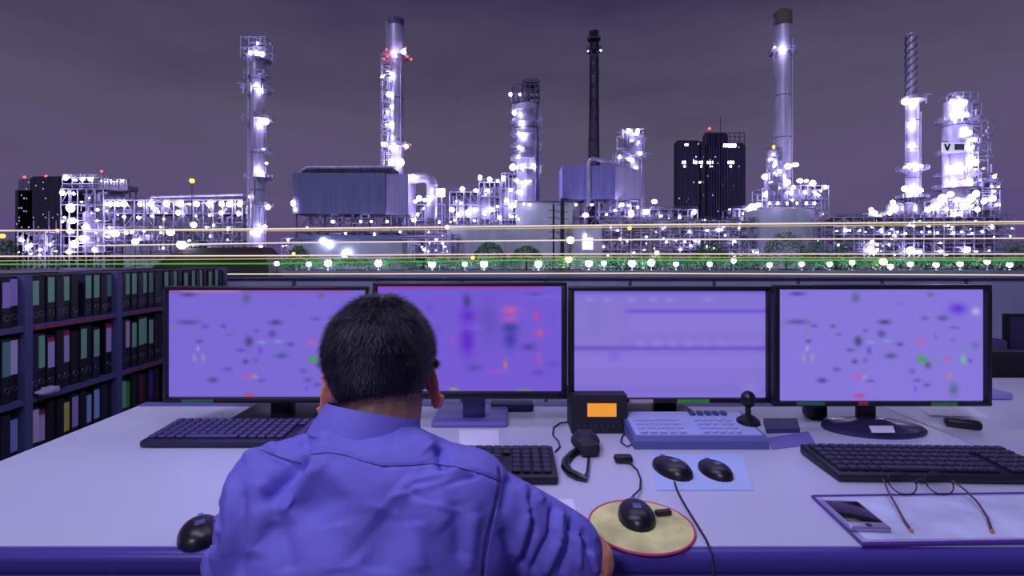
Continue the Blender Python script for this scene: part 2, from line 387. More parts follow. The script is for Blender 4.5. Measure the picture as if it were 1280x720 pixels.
# --- long pipe gallery
Y = 198
t = unit('pipe_gallery', 'long two-tier pipe gallery with a row of lamps under its roof beam', 'refinery unit', 131, 303, 250, Y, 12, 14, 5,
         [(px, 255, r_) for px, r_ in ((134, 3), (138, 4), (147, 4), (155, 4.4), (175, 4), (189, 4.6), (208, 4.6), (225, 4.6), (246, 4.2), (262, 4.6), (277, 4.4), (287, 4.4), (300, 4.6))] +
         [(px, py, r_) for px, py, r_ in ((142, 292, 4), (135, 296, 2.5), (155, 271, 2.4), (173, 272, 2.4), (190, 270, 2.8), (223, 266, 4), (245, 270, 2), (262, 269, 2), (276, 266, 3), (298, 267, 3.4), (136, 290, 4), (146, 292, 4), (158, 291, 2.6), (180, 289, 2), (201, 291, 1.6), (258, 284, 1.6), (204, 310, 2), (285, 286, 2))], 150, 5)
mb = MB(); mb.cyl((X(190, Y), Y, Z(246, Y)), (X(304, Y), Y, Z(243, Y)), .5, n=10); mb.cyl((X(188, Y), Y, Z(252, Y)), (X(190, Y), Y, Z(246, Y)), .5, n=10)
mb.bb(X(195, Y), X(300, Y), Y+2, Y+8, Z(250, Y), Z(247, Y)); mb.build('roof_pipe', M['clad'], t)
mb = MB()
for i in range(22):
    px = 170+i*6; mb.cyl((X(px, Y), Y-.6, Z(300, Y)), (X(px, Y), Y-.6, Z(312+R.random()*8, Y)), .3, n=6)
mb.build('pipe_support', M['steel'], t)
mb = MB().bb(X(150, Y), X(300, Y), Y+2, Y+10, GZ, Z(300, Y)); mb.build('plinth_wall', M['conc'], t)

# --- column with side risers (left)
Y = 194
t, x, r, S = column('distillation_column', 'slender twin-shell distillation column left of the grey boiler house', 'distillation column', 322, 8, 58, Y,
    [(76, 17, -80, 80), (95, 15, -60, 190), (114, 17, -80, 60), (150, 18, -80, 60), (190, 18, -80, 60), (223, 17, -80, 60), (258, 20, -80, 70)],
    [(313, 66, 3.5), (328, 68, 3.8), (321, 66, 4.4), (322, 54, 2.2), (321, 108, 4.8), (326, 113, 3), (328, 154, 4), (332, 152, 4.4), (324, 156, 3), (322, 212, 4.8), (326, 216, 4.4), (329, 187, 2.2), (335, 259, 4), (316, 291, 4), (324, 288, 5.5), (331, 283, 3.5), (322, 330, 3), (326, 308, 2.2), (312, 246, 2), (333, 204, 2)], 1)
MB().cyl((X(310, Y), Y+1, GZ), (X(310, Y), Y+1, Z(78, Y)), 2.7*S, n=14).build('riser_pipe', M['clad'], t)
mb = MB(); frame(mb, X(306, Y), X(336, Y), Y-3, Y+3, Z(76, Y), Z(50, Y), 3, 2, .25, .4); clutter(mb, X(308, Y), X(334, Y), Y-3, Y+3, Z(76, Y), Z(50, Y), 22, R); mb.build('head_platform', M['steel'], t)

# --- stack B
Y = 214
t, x, r, S = column('flue_stack', 'tall pale flue stack rising behind the grey boiler house, red lamps on its ring', 'chimney', 495, 9.5, 25, Y,
    [(72, 16, 0, 360), (184, 17, 0, 360)], [(493, 66, 5), (505, 64, 4.2), (492, 184, 5.5), (508, 183, 3), (489, 203, 5.5), (501, 203, 5), (489, 94, 4.4), (487, 118, 4.6), (489, 156, 4.8), (484, 140, 2.6), (480, 180, 4.6), (479, 97, 4.2), (483, 156, 2.5), (489, 133, 2.4), (491, 172, 3)], -1, dome=False)
mb = MB(); frame(mb, X(480, Y), X(492, Y), Y-5, Y-2, Z(212, Y), Z(78, Y), 1, 13, .28, .5); clutter(mb, X(480, Y), X(492, Y), Y-5, Y-2, Z(212, Y), Z(80, Y), 26, R); mb.build('stair_frame', M['steel'], t)
for px, py in ((480, 73), (485, 70), (509, 71), (514, 74), (483, 62), (507, 60), (513, 181), (488, 68)): lamp(t, px, py, Y-4, 1.3, 'lamp_red', 'beacon')
MB().lathe([(r*1.03, 0), (r*1.04, Z(25, Y)-Z(33, Y)), (r*.93, Z(25, Y)-Z(33, Y)), (r*.93, .4)], (x, Y, Z(33, Y)), 28).build('stack_rim', M['steel_dark'], t)

# --- grey boiler house on stilts
Y = 190; S = Y/F
x0, x1, x2 = X(366, Y), X(481, Y), X(510, 200)
t = thing('boiler_house', 'big windowless grey-blue clad building on steel stilts with finned roof', 'building', ((x0+x1)/2, Y+10, GZ))
zb, zt = Z(267, Y), Z(216, Y)
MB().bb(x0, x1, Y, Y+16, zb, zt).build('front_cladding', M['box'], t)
MB().bb(x1, X(510, Y), Y+.6, Y+16, zb-.3, zt-.3).build('side_cladding', M['box_side_lit'], t)
mb = MB()
for i in range(58): mb.bb(x0+(x1-x0)*i/57-.07, x0+(x1-x0)*i/57+.07, Y-.15, Y, zb, zt)
for i in range(15): mb.bb(x1+.1+i*.58, x1+.2+i*.58, Y+.45, Y+.6, zb, zt-.3)
mb.build('cladding_rib', M['box'], t)
mb = MB(); mb.bb(X(377, Y), X(489, Y), Y+1.5, Y+12, zt, Z(211, Y))
for i in range(40): xx = X(384+i*2.7, Y); mb.bb(xx-.18, xx+.18, Y+.6, Y+12, zt, Z(209, Y))
mb.build('roof_fins', M['steel_dark'], t)
mb = MB(); mb.tube([(X(374, Y), Y+.8, zt), (X(377, Y), Y+.8, Z(212, Y)), (X(383, Y), Y+.8, Z(209, Y)), (X(492, Y), Y+.8, Z(208.5, Y))], .6, 8); mb.build('roof_duct', M['steel'], t)
mb = MB(); frame(mb, x0+1, X(508, Y), Y+1, Y+14, GZ, zb, 7, 3, .5, .8, random.Random(2)); mb.build('stilt_frame', M['steel_dark'], t)
mb = MB(); clutter(mb, x0+1, X(508, Y), Y+2, Y+12, Z(300, Y), zb, 60, random.Random(5)); mb.build('pipework', M['steel'], t)
lamps(t, [(366, 254, 4), (369, 262, 2.5), (416, 277, 3), (451, 277, 2.6), (464, 277, 2), (484, 277, 2.8), (384, 285, 2), (432, 292, 1.6), (468, 293, 2.4), (500, 290, 1.8)], Y-.6)
# elbow duct
Y = 195; S = Y/F
t = thing('flue_duct', 'pale elbow-shaped flue duct right of the grey boiler house', 'duct', (X(530, Y), Y, GZ))
path = [(X(512, Y), Z(224, Y))]+[(X(530+10*math.sin(a), Y), Z(232-10*math.cos(a), Y)) for a in [i*PI/12 for i in range(7)]]+[(X(540, Y), Z(272, Y))]
MB().tube([(p[0], Y, p[1]) for p in path], 6.5*S, 16).build('duct_shell', M['clad'], t)
mb = MB()
for zz in (232, 246, 260): mb.lathe([(7.2*S, 0), (7.2*S, .4)], (X(540, Y), Y, Z(zz, Y)), 16)
for px in (533, 547): mb.beam((X(px, Y), Y, GZ), (X(px, Y), Y, Z(268, Y)), .5)
for zz in (276, 290, 305): mb.beam((X(533, Y), Y, Z(zz, Y)), (X(547, Y), Y, Z(zz, Y)), .4)
mb.build('support', M['steel'], t)
lamps(t, [(516, 222, 4.4), (524, 248, 4), (531, 250, 3.4), (540, 246, 3), (540, 237, 2), (519, 252, 3)], Y-3)
unit('pipe_rack', 'narrow lit pipe rack between the elbow duct and the stack base', 'refinery unit', 519, 556, 256, 200, 8, 3, 4, [(517, 275, 3), (522, 268, 2.6), (536, 290, 2), (549, 278, 1.8)], 50, 31)
Y = 197
t = thing('floodlight_mast', 'square white floodlight on a short mast right of the elbow duct', 'floodlight', (X(552, Y), Y, GZ))
MB().cyl((X(552, Y), Y, GZ), (X(552, Y), Y, Z(245, Y)), .25, n=8).build('mast', M['steel'], t)
MB().rbox((X(552, Y), Y-.4, Z(241, Y)), (2.6, .6, 3), .2).build('lamp_head', M['lamp'], t)

# --- fat column C with dark head frame
Y = 208
t, x, r, S = column('distillation_column', 'thick distillation column with a dark frame on top, left of the lattice tower', 'distillation column', 658, 14, 132, Y,
    [(py, 20, 150, 300) for py in (140, 155, 170, 186, 200, 214, 228)], [(638, 118, 3.2), (643, 141, 4.6), (651, 155, 4.2), (654, 169, 4.6), (649, 167, 3), (649, 184, 2.6), (641, 209, 4.6), (653, 209, 4), (667, 208, 4.6), (646, 226, 4), (657, 228, 3.8), (648, 240, 3), (660, 255, 2.6), (650, 118, 2.4), (648, 196, 2.4), (645, 252, 2.5), (663, 226, 2.2)], -1, dome=False)
mb = MB(); frame(mb, X(639, Y), X(674, Y), Y-3, Y+4, Z(131, Y), Z(108, Y), 6, 2, .35, .5); clutter(mb, X(640, Y), X(674, Y), Y-3, Y+3, Z(131, Y), Z(106, Y), 26, R); mb.build('head_frame', M['steel_dark'], t)
mb = MB(); ring(mb, X(664, Y), Y, Z(106, Y), 1.2, 3.4); mb.cyl((X(664, Y), Y, Z(112, Y)), (X(664, Y), Y, Z(105, Y)), 1, n=10); mb.build('crane_ring', M['black'], t)
MB().cyl((X(673.5, Y), Y, GZ), (X(673.5, Y), Y, Z(134, Y)), 1.6*S, n=12).build('riser_pipe', M['clad'], t)

# --- stepped unit (middle left)
Y = 198
for a in ((562, 597, 240, [(578, 236, 3.4), (565, 262, 4), (573, 268, 3.4), (585, 266, 4.6), (594, 262, 3.2), (568, 275, 2.4), (593, 276, 2)], 41, [(575, 246, 276, 5), (588, 250, 276, 6)], 'low left step of the bright stepped process unit, tanks inside'),
          (599, 625, 228, [(600, 222, 3.6), (612, 224, 4.4), (595, 238, 3.4), (609, 238, 3), (612, 262, 5), (606, 266, 4), (622, 258, 2.6), (624, 272, 2.6)], 42, [(606, 240, 276, 7)], 'middle step of the bright stepped process unit'),
          (627, 645, 216, [(629, 223, 4), (622, 226, 3), (641, 257, 5), (633, 251, 3), (638, 238, 3), (647, 270, 2.4)], 43, [(634, 232, 276, 6)], 'tallest right step of the stepped process unit, beside the thick column')):
    unit('process_unit', a[6], 'refinery unit', a[0], a[1], a[2], Y, 12, 4, 6, a[3], 45, a[4], a[5], group='stepped process units')

# --- lattice flare tower
Y = 213; S = Y/F
t = thing('lattice_tower', 'slim dark lattice flare tower with a lilac flame-like lamp at its tip', 'tower', (X(742.5, Y), Y, GZ))
mb = MB(); cx = X(742.5, Y)
def hw(z):
    k = (z-GZ)/(Z(40, Y)-GZ); return (8.5*(1-k)+5.0*k)*S*.78
zs = [GZ+(Z(48, Y)-GZ)*i/34 for i in range(35)]
for sx_, sy_ in ((-1, -1), (1, -1), (1, 1), (-1, 1)):
    for i in range(34): mb.beam((cx+sx_*hw(zs[i]), Y+sy_*hw(zs[i]), zs[i]), (cx+sx_*hw(zs[i+1]), Y+sy_*hw(zs[i+1]), zs[i+1]), .3)
for i in range(34):
    a, b = hw(zs[i]), hw(zs[i+1]); q = 1 if i % 2 else -1
    for sy_ in (-1, 1):
        mb.beam((cx-q*a, Y+sy_*a, zs[i]), (cx+q*b, Y+sy_*b, zs[i+1]), .18); mb.beam((cx-a, Y+sy_*a, zs[i]), (cx+a, Y+sy_*a, zs[i]), .18)
    for sx_ in (-1, 1): mb.beam((cx+sx_*a, Y-q*a, zs[i]), (cx+sx_*b, Y+q*b, zs[i+1]), .18)
mb.build('lattice', M['black'], t)
MB().cyl((cx, Y, GZ), (cx, Y, Z(46, Y)), 1.1, n=12).build('flare_pipe', M['steel_dark'], t)
MB().cyl((cx+1.6, Y, GZ), (cx+1.6, Y, Z(50, Y)), .45, n=10).build('flare_pipe', M['black'], t)
mb = MB(); ring(mb, cx, Y, Z(64, Y), .8, 3.0); ring(mb, cx, Y, Z(50, Y), .8, 2.6); mb.build('platform', M['black'], t)
MB().lathe([(1.2, 0), (1.9, 1), (2.0, 2.2)], (cx, Y, Z(46, Y)), 14).build('flare_tip', M['black'], t)
lamp(t, 744, 40, Y, 2.6); lamp(t, 735, 64, Y-2, 1.2); lamp(t, 751, 63, Y-2, 1.6)
mb = MB()
for px in (725, 757): mb.cyl((X(px, Y), Y, GZ), (cx, Y, Z(75, Y)), .07, n=5)
mb.cyl((cx, Y+14, GZ), (cx, Y, Z(75, Y)), .07, n=5); mb.build('guy_wire', M['black'], t)

# --- violet clad building 2 with duct loop
Y = 190; S = Y/F
t = thing('compressor_house', 'violet windowless clad building with a pipe looped over its front', 'building', (X(753, Y), Y+7, GZ))
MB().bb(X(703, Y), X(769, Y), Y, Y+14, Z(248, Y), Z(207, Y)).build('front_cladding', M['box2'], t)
MB().prism([(X(769, Y), Y+.3), (X(801, 196), Y+6), (X(801, 196), Y+14), (X(769, Y), Y+14)], 'z', Z(249, Y), Z(208, Y)).build('side_cladding', M['box_side_lit'], t)
mb = MB()
for i in range(40): mb.bb(X(703+i*1.68, Y)-.06, X(703+i*1.68, Y)+.06, Y-.12, Y, Z(248, Y), Z(207, Y))
mb.build('cladding_rib', M['box2'], t)
mb = MB(); yy = Y-1.3
mb.tube([(X(735, Y), yy, Z(258, Y)), (X(735, Y), yy, Z(204, Y)), (X(737, Y), yy, Z(200.5, Y)), (X(741, Y), yy, Z(199, Y)), (X(748, Y), yy+1, Z(200, Y)), (X(775, Y), yy+3, Z(205, Y))], 2.4*S, 12)
mb.build('looped_pipe', M['clad'], t)
mb = MB(); frame(mb, X(704, Y), X(800, Y), Y+1, Y+12, GZ, Z(249, Y), 7, 4, .45, .5); mb.build('stilt_frame', M['steel_dark'], t)
mb = MB(); clutter(mb, X(745, Y), X(800, Y), Y+1, Y+10, Z(280, Y), Z(250, Y), 60, random.Random(3)); mb.build('pipework', M['steel'], t)
lamps(t, [(732, 269, 4.4), (720, 256, 2.5), (777, 256, 4), (789, 267, 5.2), (786, 257, 2.6), (769, 263, 2.6), (740, 256, 2), (797, 259, 2.4), (758, 268, 2)], Y-.8)

# --- small tower right of the violet building
Y = 206
t, x, r, S = column('distillation_column', 'short distillation column crowned by lamps behind the violet building', 'distillation column', 794, 8, 166, Y,
    [(180, 13, 0, 360), (196, 14, 0, 360)], [(786, 164, 3.6), (797, 164, 3.8), (800, 192, 4), (787, 199, 3.6), (790, 175, 2.2), (775, 196, 2.6), (795, 210, 2.4), (798, 178, 2)], 1)
mb = MB(); frame(mb, X(768, Y), X(786, Y), Y-3, Y+3, Z(235, Y), Z(190, Y), 2, 5, .28, .4); frame(mb, X(768, Y), X(786, Y), Y-3, Y+3, GZ, Z(235, Y), 2, 5, .28, .1); clutter(mb, X(769, Y), X(804, Y), Y-4, Y+3, Z(215, Y), Z(162, Y), 40, R); mb.build('side_frame', M['steel'], t)
unit('pipe_rack', 'lit pipe rack running from the violet building towards the dark office block', 'refinery unit', 800, 872, 262, 204, 8, 6, 4, [(818, 252, 4.2), (808, 265, 4.6), (868, 265, 4), (850, 272, 2), (836, 274, 2), (826, 270, 2.2), (880, 275, 2.4)], 80, 33)

# --- the big chimney
Y = 226
t, x, r, S = column('chimney', 'tallest pale chimney with a dark rim, rising over the round tank', 'chimney', 978.5, 10, 20, Y,
    [(66, 16.5, 0, 360)], [(978, 61, 5.2), (968, 59, 2)], -1, dome=False)
MB().lathe([(r*1.05, 0), (r*1.05, Z(16, Y)-Z(33, Y)), (r*.55, Z(12, Y)-Z(33, Y))], (x, Y, Z(33, Y)), 28).build('chimney_rim', mat('sooty_rim', (92, 84, 80), .8), t)
# unit round it
Y = 209
unit('process_unit', 'bright piled-up process unit wrapped round the foot of the tallest chimney', 'refinery unit', 953, 999, 236, Y, 9, 6, 7,
     [(968, 204, 5), (985, 208, 4.8), (994, 206, 4.8), (969, 218, 3.8), (956, 221, 4.2), (958, 243, 4.8), (964, 229, 3), (985, 228, 3.8), (1000, 226, 4.8), (992, 234, 3), (989, 241, 3.5), (973, 235, 2.4), (980, 220, 3)], 130, 51,
     vessels=[(965, 214, 250, 5), (986, 220, 250, 5)])
t = unit('platform_tower', 'small square scaffold tower left of the chimney topped by a red lamp', 'refinery unit', 960, 978, 188, Y-1.9, 1.0, 3, 12, [(967, 193, 2.5), (964, 199, 2), (975, 214, 3)], 60, 52)
lamp(t, 967, 184, Y+3, 2.2, 'lamp_orange', 'beacon')
unit('process_unit', 'low lit pipe deck above the right half of the round tank', 'refinery unit', 1001, 1036, 232, Y, 8, 4, 6, [(1016, 229, 4.4), (1032, 234, 2.6), (1008, 226, 3), (1022, 243, 2.4), (1006, 240, 3), (1018, 240, 2)], 70, 53)
unit('process_unit', 'sloping lit process unit left of the round tank', 'refinery unit', 916, 951, 262, Y, 10, 4, 5, [(940, 260, 6), (948, 256, 4.4), (934, 262, 3.4), (930, 267, 3), (920, 286, 2.6), (931, 288, 2.8), (906, 288, 2), (943, 272, 2.6)], 70, 54)
# round tank
Y = 184; S = Y/F
t = thing('storage_tank', 'large round pale storage tank below the tallest chimney', 'storage tank', (X(992, Y), Y+12, GZ))
cx = X(992, Y); rr = 42*S; cy = Y+rr*.9
MB().lathe([(rr, 0), (rr, Z(261, Y)-GZ), (rr*.6, Z(258, Y)-GZ), (.3, Z(256.5, Y)-GZ)], (cx, cy, GZ), 64).build('tank_shell', M['conc'], t)
mb = MB(); ring(mb, cx, cy, Z(259, Y), rr*.93, rr*1.02, 0, 360, 2.0); mb.build('roof_railing', M['steel'], t)
mb = MB()
for i in range(5): mb.lathe([(rr*1.005, 0), (rr*1.005, .15)], (cx, cy, GZ+2+i*4), 64)
mb.build('shell_band', M['conc'], t)
mb = MB(); mb.tube([(X(1012, Y), Y-1, GZ), (X(1012, Y), Y-1, Z(274, Y)), (X(1024, Y), Y-1, Z(274, Y)), (X(1034, Y), Y-1, Z(274, Y))], .35, 8)
mb.beam((X(1031, Y), Y, GZ), (X(1031, Y), Y, Z(240, Y)), .4); mb.beam((X(1027, Y), Y, GZ), (X(1027, Y), Y, Z(240, Y)), .4); mb.build('outlet_pipe', M['steel'], t)
lamps(t, [(px, 254, 2) for px in (962, 972, 984, 996, 1008, 1018)], Y-1)

# --- helical stack
Y = 216
t, x, r, S = column('helical_stack', 'slim stack with spiral fins on its upper half, near the right edge', 'chimney', 1140.5, 7.2, 120, Y,
    [(126, 14, 0, 360), (212, 17, 0, 360), (248, 17, 0, 360)], [(1132, 127, 5), (1144, 128, 5.4), (1139, 157, 4.6), (1141, 151, 3), (1140, 182, 4.6), (1137, 208, 4.6), (1145, 209, 4.6), (1151, 208, 3.6), (1131, 236, 4.6), (1142, 238, 6), (1150, 238, 5), (1137, 243, 4)], -1, dome=False)
r2 = 5.6*S
MB().cyl((x-.6, Y, Z(120, Y)), (x-.6, Y, Z(42, Y)), r2, r2*.92, n=24).build('upper_stack', M['clad'], t)
for ph in (0, 2*PI/3, 4*PI/3):
    mb = MB(); vv = []; ff = []; n = 90; z0, z1 = Z(118, Y), Z(44, Y)
    for i in range(n+1):
        a = ph+i/n*2*PI*2.7; z = z0+(z1-z0)*i/n
        for rr_ in (r2*.9, r2*1.16):
            for dz in (-.2, .2): vv.append((x-.6+rr_*math.cos(a), Y+rr_*math.sin(a), z+dz))
    for i in range(n):
        o_ = i*4; ff += [(o_, o_+4, o_+6, o_+2), (o_+1, o_+3, o_+7, o_+5), (o_+2, o_+6, o_+7, o_+3)]
    mb.add(vv, ff).build('spiral_fin', M['steel_dark'], t)
unit('process_unit', 'low lit unit at the foot of the spiral-finned stack', 'refinery unit', 1086, 1160, 268, 198, 10, 8, 6, [(1089, 262, 3.6), (1093, 267, 4.4), (1116, 253, 3.6), (1118, 260, 5), (1112, 266, 3.6), (1160, 262, 5), (1166, 258, 4.4), (1170, 252, 4), (1126, 276, 2), (1150, 277, 2.2), (1100, 270, 3)], 110, 61,
     vessels=[(1128, 252, 272, 10), (1146, 252, 272, 9)])

# --- big column complex at right
Y = 214
t, x, r, S = column('distillation_column', 'widest distillation column at right, ringed by platforms and covered in lamps', 'distillation column', 1195, 14, 128, Y,
    [(152, 21, 0, 360), (176, 21, 190, 380), (193, 22, 0, 360), (220, 23, 0, 360), (236, 25, 0, 360)],
    [(1190, 127, 4.2), (1199, 126, 3.6), (1206, 128, 4), (1191, 143, 5.4), (1193, 148, 3.6), (1207, 144, 5.2), (1207, 161, 4), (1211, 166, 4.4), (1205, 169, 3.4), (1212, 186, 5), (1218, 175, 3.4), (1189, 211, 5.8), (1202, 210, 5.4), (1219, 203, 5), (1216, 196, 3), (1192, 229, 6), (1211, 228, 6), (1189, 184, 3.2)], 1, dome=False)
lamps(t, [(1184, 182, 2.2), (1219, 212, 2.4)], Y-r-1)
MB().cyl((X(1184, Y), Y-1, Z(194, Y)), (X(1184, Y), Y-1, Z(131, Y)), 1.0, n=10).build('riser_pipe', M['steel'], t)
MB().cyl((X(1179, Y), Y-1, GZ), (X(1179, Y), Y-1, Z(180, Y)), 1.2, n=10).build('riser_pipe', M['steel'], t)
mb = MB(); frame(mb, X(1184, Y), X(1212, Y), Y-4, Y+4, Z(128, Y), Z(119, Y), 3, 1, .3, .8); clutter(mb, X(1184, Y), X(1212, Y), Y-4, Y+3, Z(130, Y), Z(118, Y), 24, R); clutter(mb, X(1186, Y), X(1222, Y), Y-7.2, Y-6.2, Z(250, Y), Z(140, Y), 36, R, .12, .3); mb.build('head_pipework', M['steel'], t)
mb = MB(); frame(mb, X(1212, Y), X(1224, Y), Y-4, Y+2, GZ, Z(180, Y), 1, 14, .3, .5); frame(mb, X(1204, Y), X(1216, Y), Y-4, Y+2, Z(180, Y), Z(132, Y), 1, 5, .3, .5); mb.build('stair_frame', M['steel'], t)
# the sign panel with the painted V
yp = Y-r-2
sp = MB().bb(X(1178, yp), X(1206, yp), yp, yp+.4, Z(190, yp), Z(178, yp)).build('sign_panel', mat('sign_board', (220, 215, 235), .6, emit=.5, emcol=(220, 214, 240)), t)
mb = MB()
for a, b in (((1181, 180), (1183.8, 188)), ((1183.8, 188), (1187, 180))): mb.beam((X(a[0], yp), yp-.1, Z(a[1], yp)), (X(b[0], yp), yp-.1, Z(b[1], yp)), .12, .75)
mb.build('letter_v', M['black'], sp)
mb = MB(); mb.bb(X(1193, yp), X(1205, yp), yp-.15, yp-.05, Z(187.5, yp), Z(180, yp)); mb.build('dark_patch', M['steel_dark'], sp)
unit('process_unit', 'brightly lit unit round the foot of the widest column at right', 'refinery unit', 1174, 1222, 250, 194, 7, 5, 7,
     [(1170, 258, 5.4), (1178, 248, 5.6), (1188, 243, 5), (1197, 250, 5), (1206, 258, 6.4), (1214, 248, 6), (1220, 242, 5), (1232, 250, 4.4), (1183, 262, 3.4), (1222, 262, 4), (1192, 269, 4.6), (1200, 268, 4)], 140, 71, vessels=[(1180, 246, 262, 7), (1212, 246, 262, 6)])
t = unit('service_tower', 'open platform tower with a wide top deck at the far right', 'refinery unit', 1228, 1250, 226, 206, 6, 2, 9, [(1243, 221, 2.8), (1230, 252, 4.4), (1241, 248, 4), (1248, 256, 2.4)], 40, 72)
mb = MB().bb(X(1214, 204), X(1256, 204), 205, 213, Z(226, 204)-.2, Z(226, 204)); rail(mb, X(1214, 204), X(1256, 204), 205, Z(226, 204)); mb.bb(X(1218, 204), X(1259, 204), 205, 212, Z(234, 204)-.2, Z(234, 204)); mb.build('top_deck', M['steel'], t)
lamp(t, 1245, 218, 196, 1.2, 'lamp_orange', 'beacon')

# --- long low racks across the front right, and pipe bridge
unit('pipe_rack', 'long low three-tier pipe rack along the quay at right', 'refinery unit', 1042, 1268, 272, 182, 10, 18, 6, [(1058, 288, 2.6), (1090, 302, 3), (1088, 312, 5), (1092, 316, 4), (1138, 313, 6), (1148, 315, 4.5), (1209, 312, 4), (1176, 314, 3), (1102, 290, 1.8), (1122, 290, 1.8), (1162, 290, 1.8), (1192, 291, 2), (1215, 292, 1.6), (1240, 285, 1.6), (1075, 288, 1.8), (1185, 282, 1.6), (1112, 292, 1.5), (1132, 292, 1.5), (1152, 290, 1.5), (1172, 291, 1.5), (1202, 290, 1.6), (1228, 290, 1.5)], 240, 81)
unit('pipe_rack', 'low pipe rack in front of the dark office block', 'refinery unit', 752, 948, 276, 182, 4, 16, 5, [(808, 296, 1.8), (862, 290, 2), (884, 288, 2.2), (898, 288, 2.4), (831, 284, 1.5), (772, 288, 1.8), (845, 300, 1.6), (874, 302, 1.6), (918, 302, 2.4), (946, 316, 2.4), (783, 300, 1.4), (820, 290, 1.2)], 200, 82)
unit('pipe_rack', 'low pipe rack at the far left below the apartment tower', 'refinery unit', 22, 56, 290, 190, 8, 5, 3, [(27, 300, 3.2), (34, 308, 3), (50, 312, 2), (62, 306, 2.4), (70, 314, 2)], 50, 83)
unit('pipe_rack', 'low pipe rack under the grey boiler house', 'refinery unit', 352, 562, 298, 184, 5, 14, 2, [(360, 300, 2), (372, 308, 2), (530, 312, 2), (556, 308, 2.2), (545, 300, 1.8)], 90, 84)

# --- pale walls and tanks mid-ground
Y = 180
t = thing('warehouse', 'long pale windowless warehouse behind the hedge at the centre', 'building', (X(655, Y), Y, GZ))
MB().bb(X(562, Y), X(752, Y), Y, Y+10, GZ, Z(281, Y)).build('wall', M['conc'], t)
MB().bb(X(646, Y+1), X(716, Y+1), Y+2, Y+10, Z(281, Y), Z(252, Y)).build('upper_wall', M['conc'], t)
mb = MB()
for px in (560, 598, 631, 662, 700, 733): mb.bb(X(px, Y)-.2, X(px, Y)+.2, Y-.3, Y, GZ, Z(281, Y))
mb.build('pilaster', M['clad'], t)
MB().bb(X(646, Y), X(716, Y), Y+1.6, Y+10.4, Z(252, Y), Z(250.5, Y)).build('roof_edge', M['steel_dark'], t)
MB().bb(X(728, Y), X(741, Y), Y-.3, Y, Z(312, Y), Z(297, Y)).build('lit_doorway', mat('lit_doorway', (230, 225, 255), .5, emit=1.6, emcol=(215, 205, 255)), t)
lamps(t, [(662, 256, 2.4), (655, 255, 2), (732, 294, 1.6), (640, 271, 2.2), (648, 274, 1.6)], Y-.6)
t = thing('warehouse', 'low pale shed with a long wall under the grey boiler house', 'building', (X(440, Y), Y-2, GZ))
MB().bb(X(372, Y), X(512, Y), Y-4, Y+2, GZ, Z(300, Y)).build('wall', M['conc'], t)
MB().prism([(X(370, Y), Z(300, Y)), (X(514, Y), Z(300, Y)), (X(500, Y), Z(295, Y)), (X(384, Y), Z(295, Y))], 'y', Y-4.5, Y+2.5).build('roof', M['box'], t)
mb = MB()
for i in range(8): mb.bb(X(506, Y)+i*.6, X(506, Y)+i*.6+.2, Y-4.6, Y-4.2, GZ, Z(298, Y))
mb.build('door_slats', M['clad'], t)
lamps(t, [(404, 301, 5), (412, 306, 4.4), (433, 317, 5)], Y-5, 'lamp_dim')

# gate frames / portal at 560,690-700
for px0, px1, lab in ((556, 570, 'small white steel portal tower at the left end of the pale warehouse'),):
    unit('portal_frame', lab, 'frame', px0, px1, 292, 176, 4, 2, 3, [(559, 284, 4)], 10, 90, decks=False, spark=0)
for px, top, lab in ((692, 255, 'dark bare steel pole with cross arms left of the lit lamp pair'), (703, 248, 'thick dark steel post right of the cross-arm pole')):
    Y = 174; t = thing('utility_pole', lab, 'pole', (X(px, Y), Y, GZ))
    MB().cyl((X(px, Y), Y, GZ), (X(px, Y), Y, Z(top, Y)), .35 if px < 700 else .7, n=10).build('pole', M['black'], t)
    mb = MB()
    for i in range(5): mb.beam((X(px-7, Y), Y, Z(top+8+i*9, Y)), (X(px+7, Y), Y, Z(top+8+i*9, Y)), .22)
    mb.build('cross_arm', M['black'], t)

# --- barge
Y = 132; S = Y/F
t = thing('barge', 'long dark barge moored at the quay below the pipe gallery', 'boat', (X(258, Y), Y, -5.4))
hull = [(X(196, Y), Z(338, Y)), (X(190, Y), Z(334, Y)), (X(214, Y), Z(318, Y)), (X(226, Y), Z(310, Y)), (X(322, Y), Z(309, Y)), (X(332, Y), Z(318, Y)), (X(336, Y), Z(338, Y)), (X(334, Y), -5.6), (X(200, Y), -5.6)]
MB().prism(hull, 'y', Y, Y+8).build('hull', mat('dark_hull', (36, 32, 34), .6, 0, (.3, .3)), t)
mb = MB(); mb.bb(X(226, Y), X(322, Y), Y+.2, Y+.6, Z(307, Y), Z(306, Y))
for i in range(16): mb.bb(X(228+i*6, Y), X(228+i*6, Y)+.1, Y+.2, Y+.4, Z(309, Y), Z(306, Y))
mb.build('deck_rail', M['steel'], t)
mb = MB()
for py in (316, 322, 328): mb.bb(X(216, Y), X(332, Y), Y-.12, Y, Z(py, Y)-.12, Z(py, Y)+.08)
mb.build('rubbing_strake', mat('worn_brown_strake', (92, 76, 70), .7), t)
MB().rbox((X(236, Y), Y+4, Z(305, Y)), (3.4, 4, 1.8), .5).build('hatch_cover', mat('olive_cover', (70, 76, 52), .8), t)

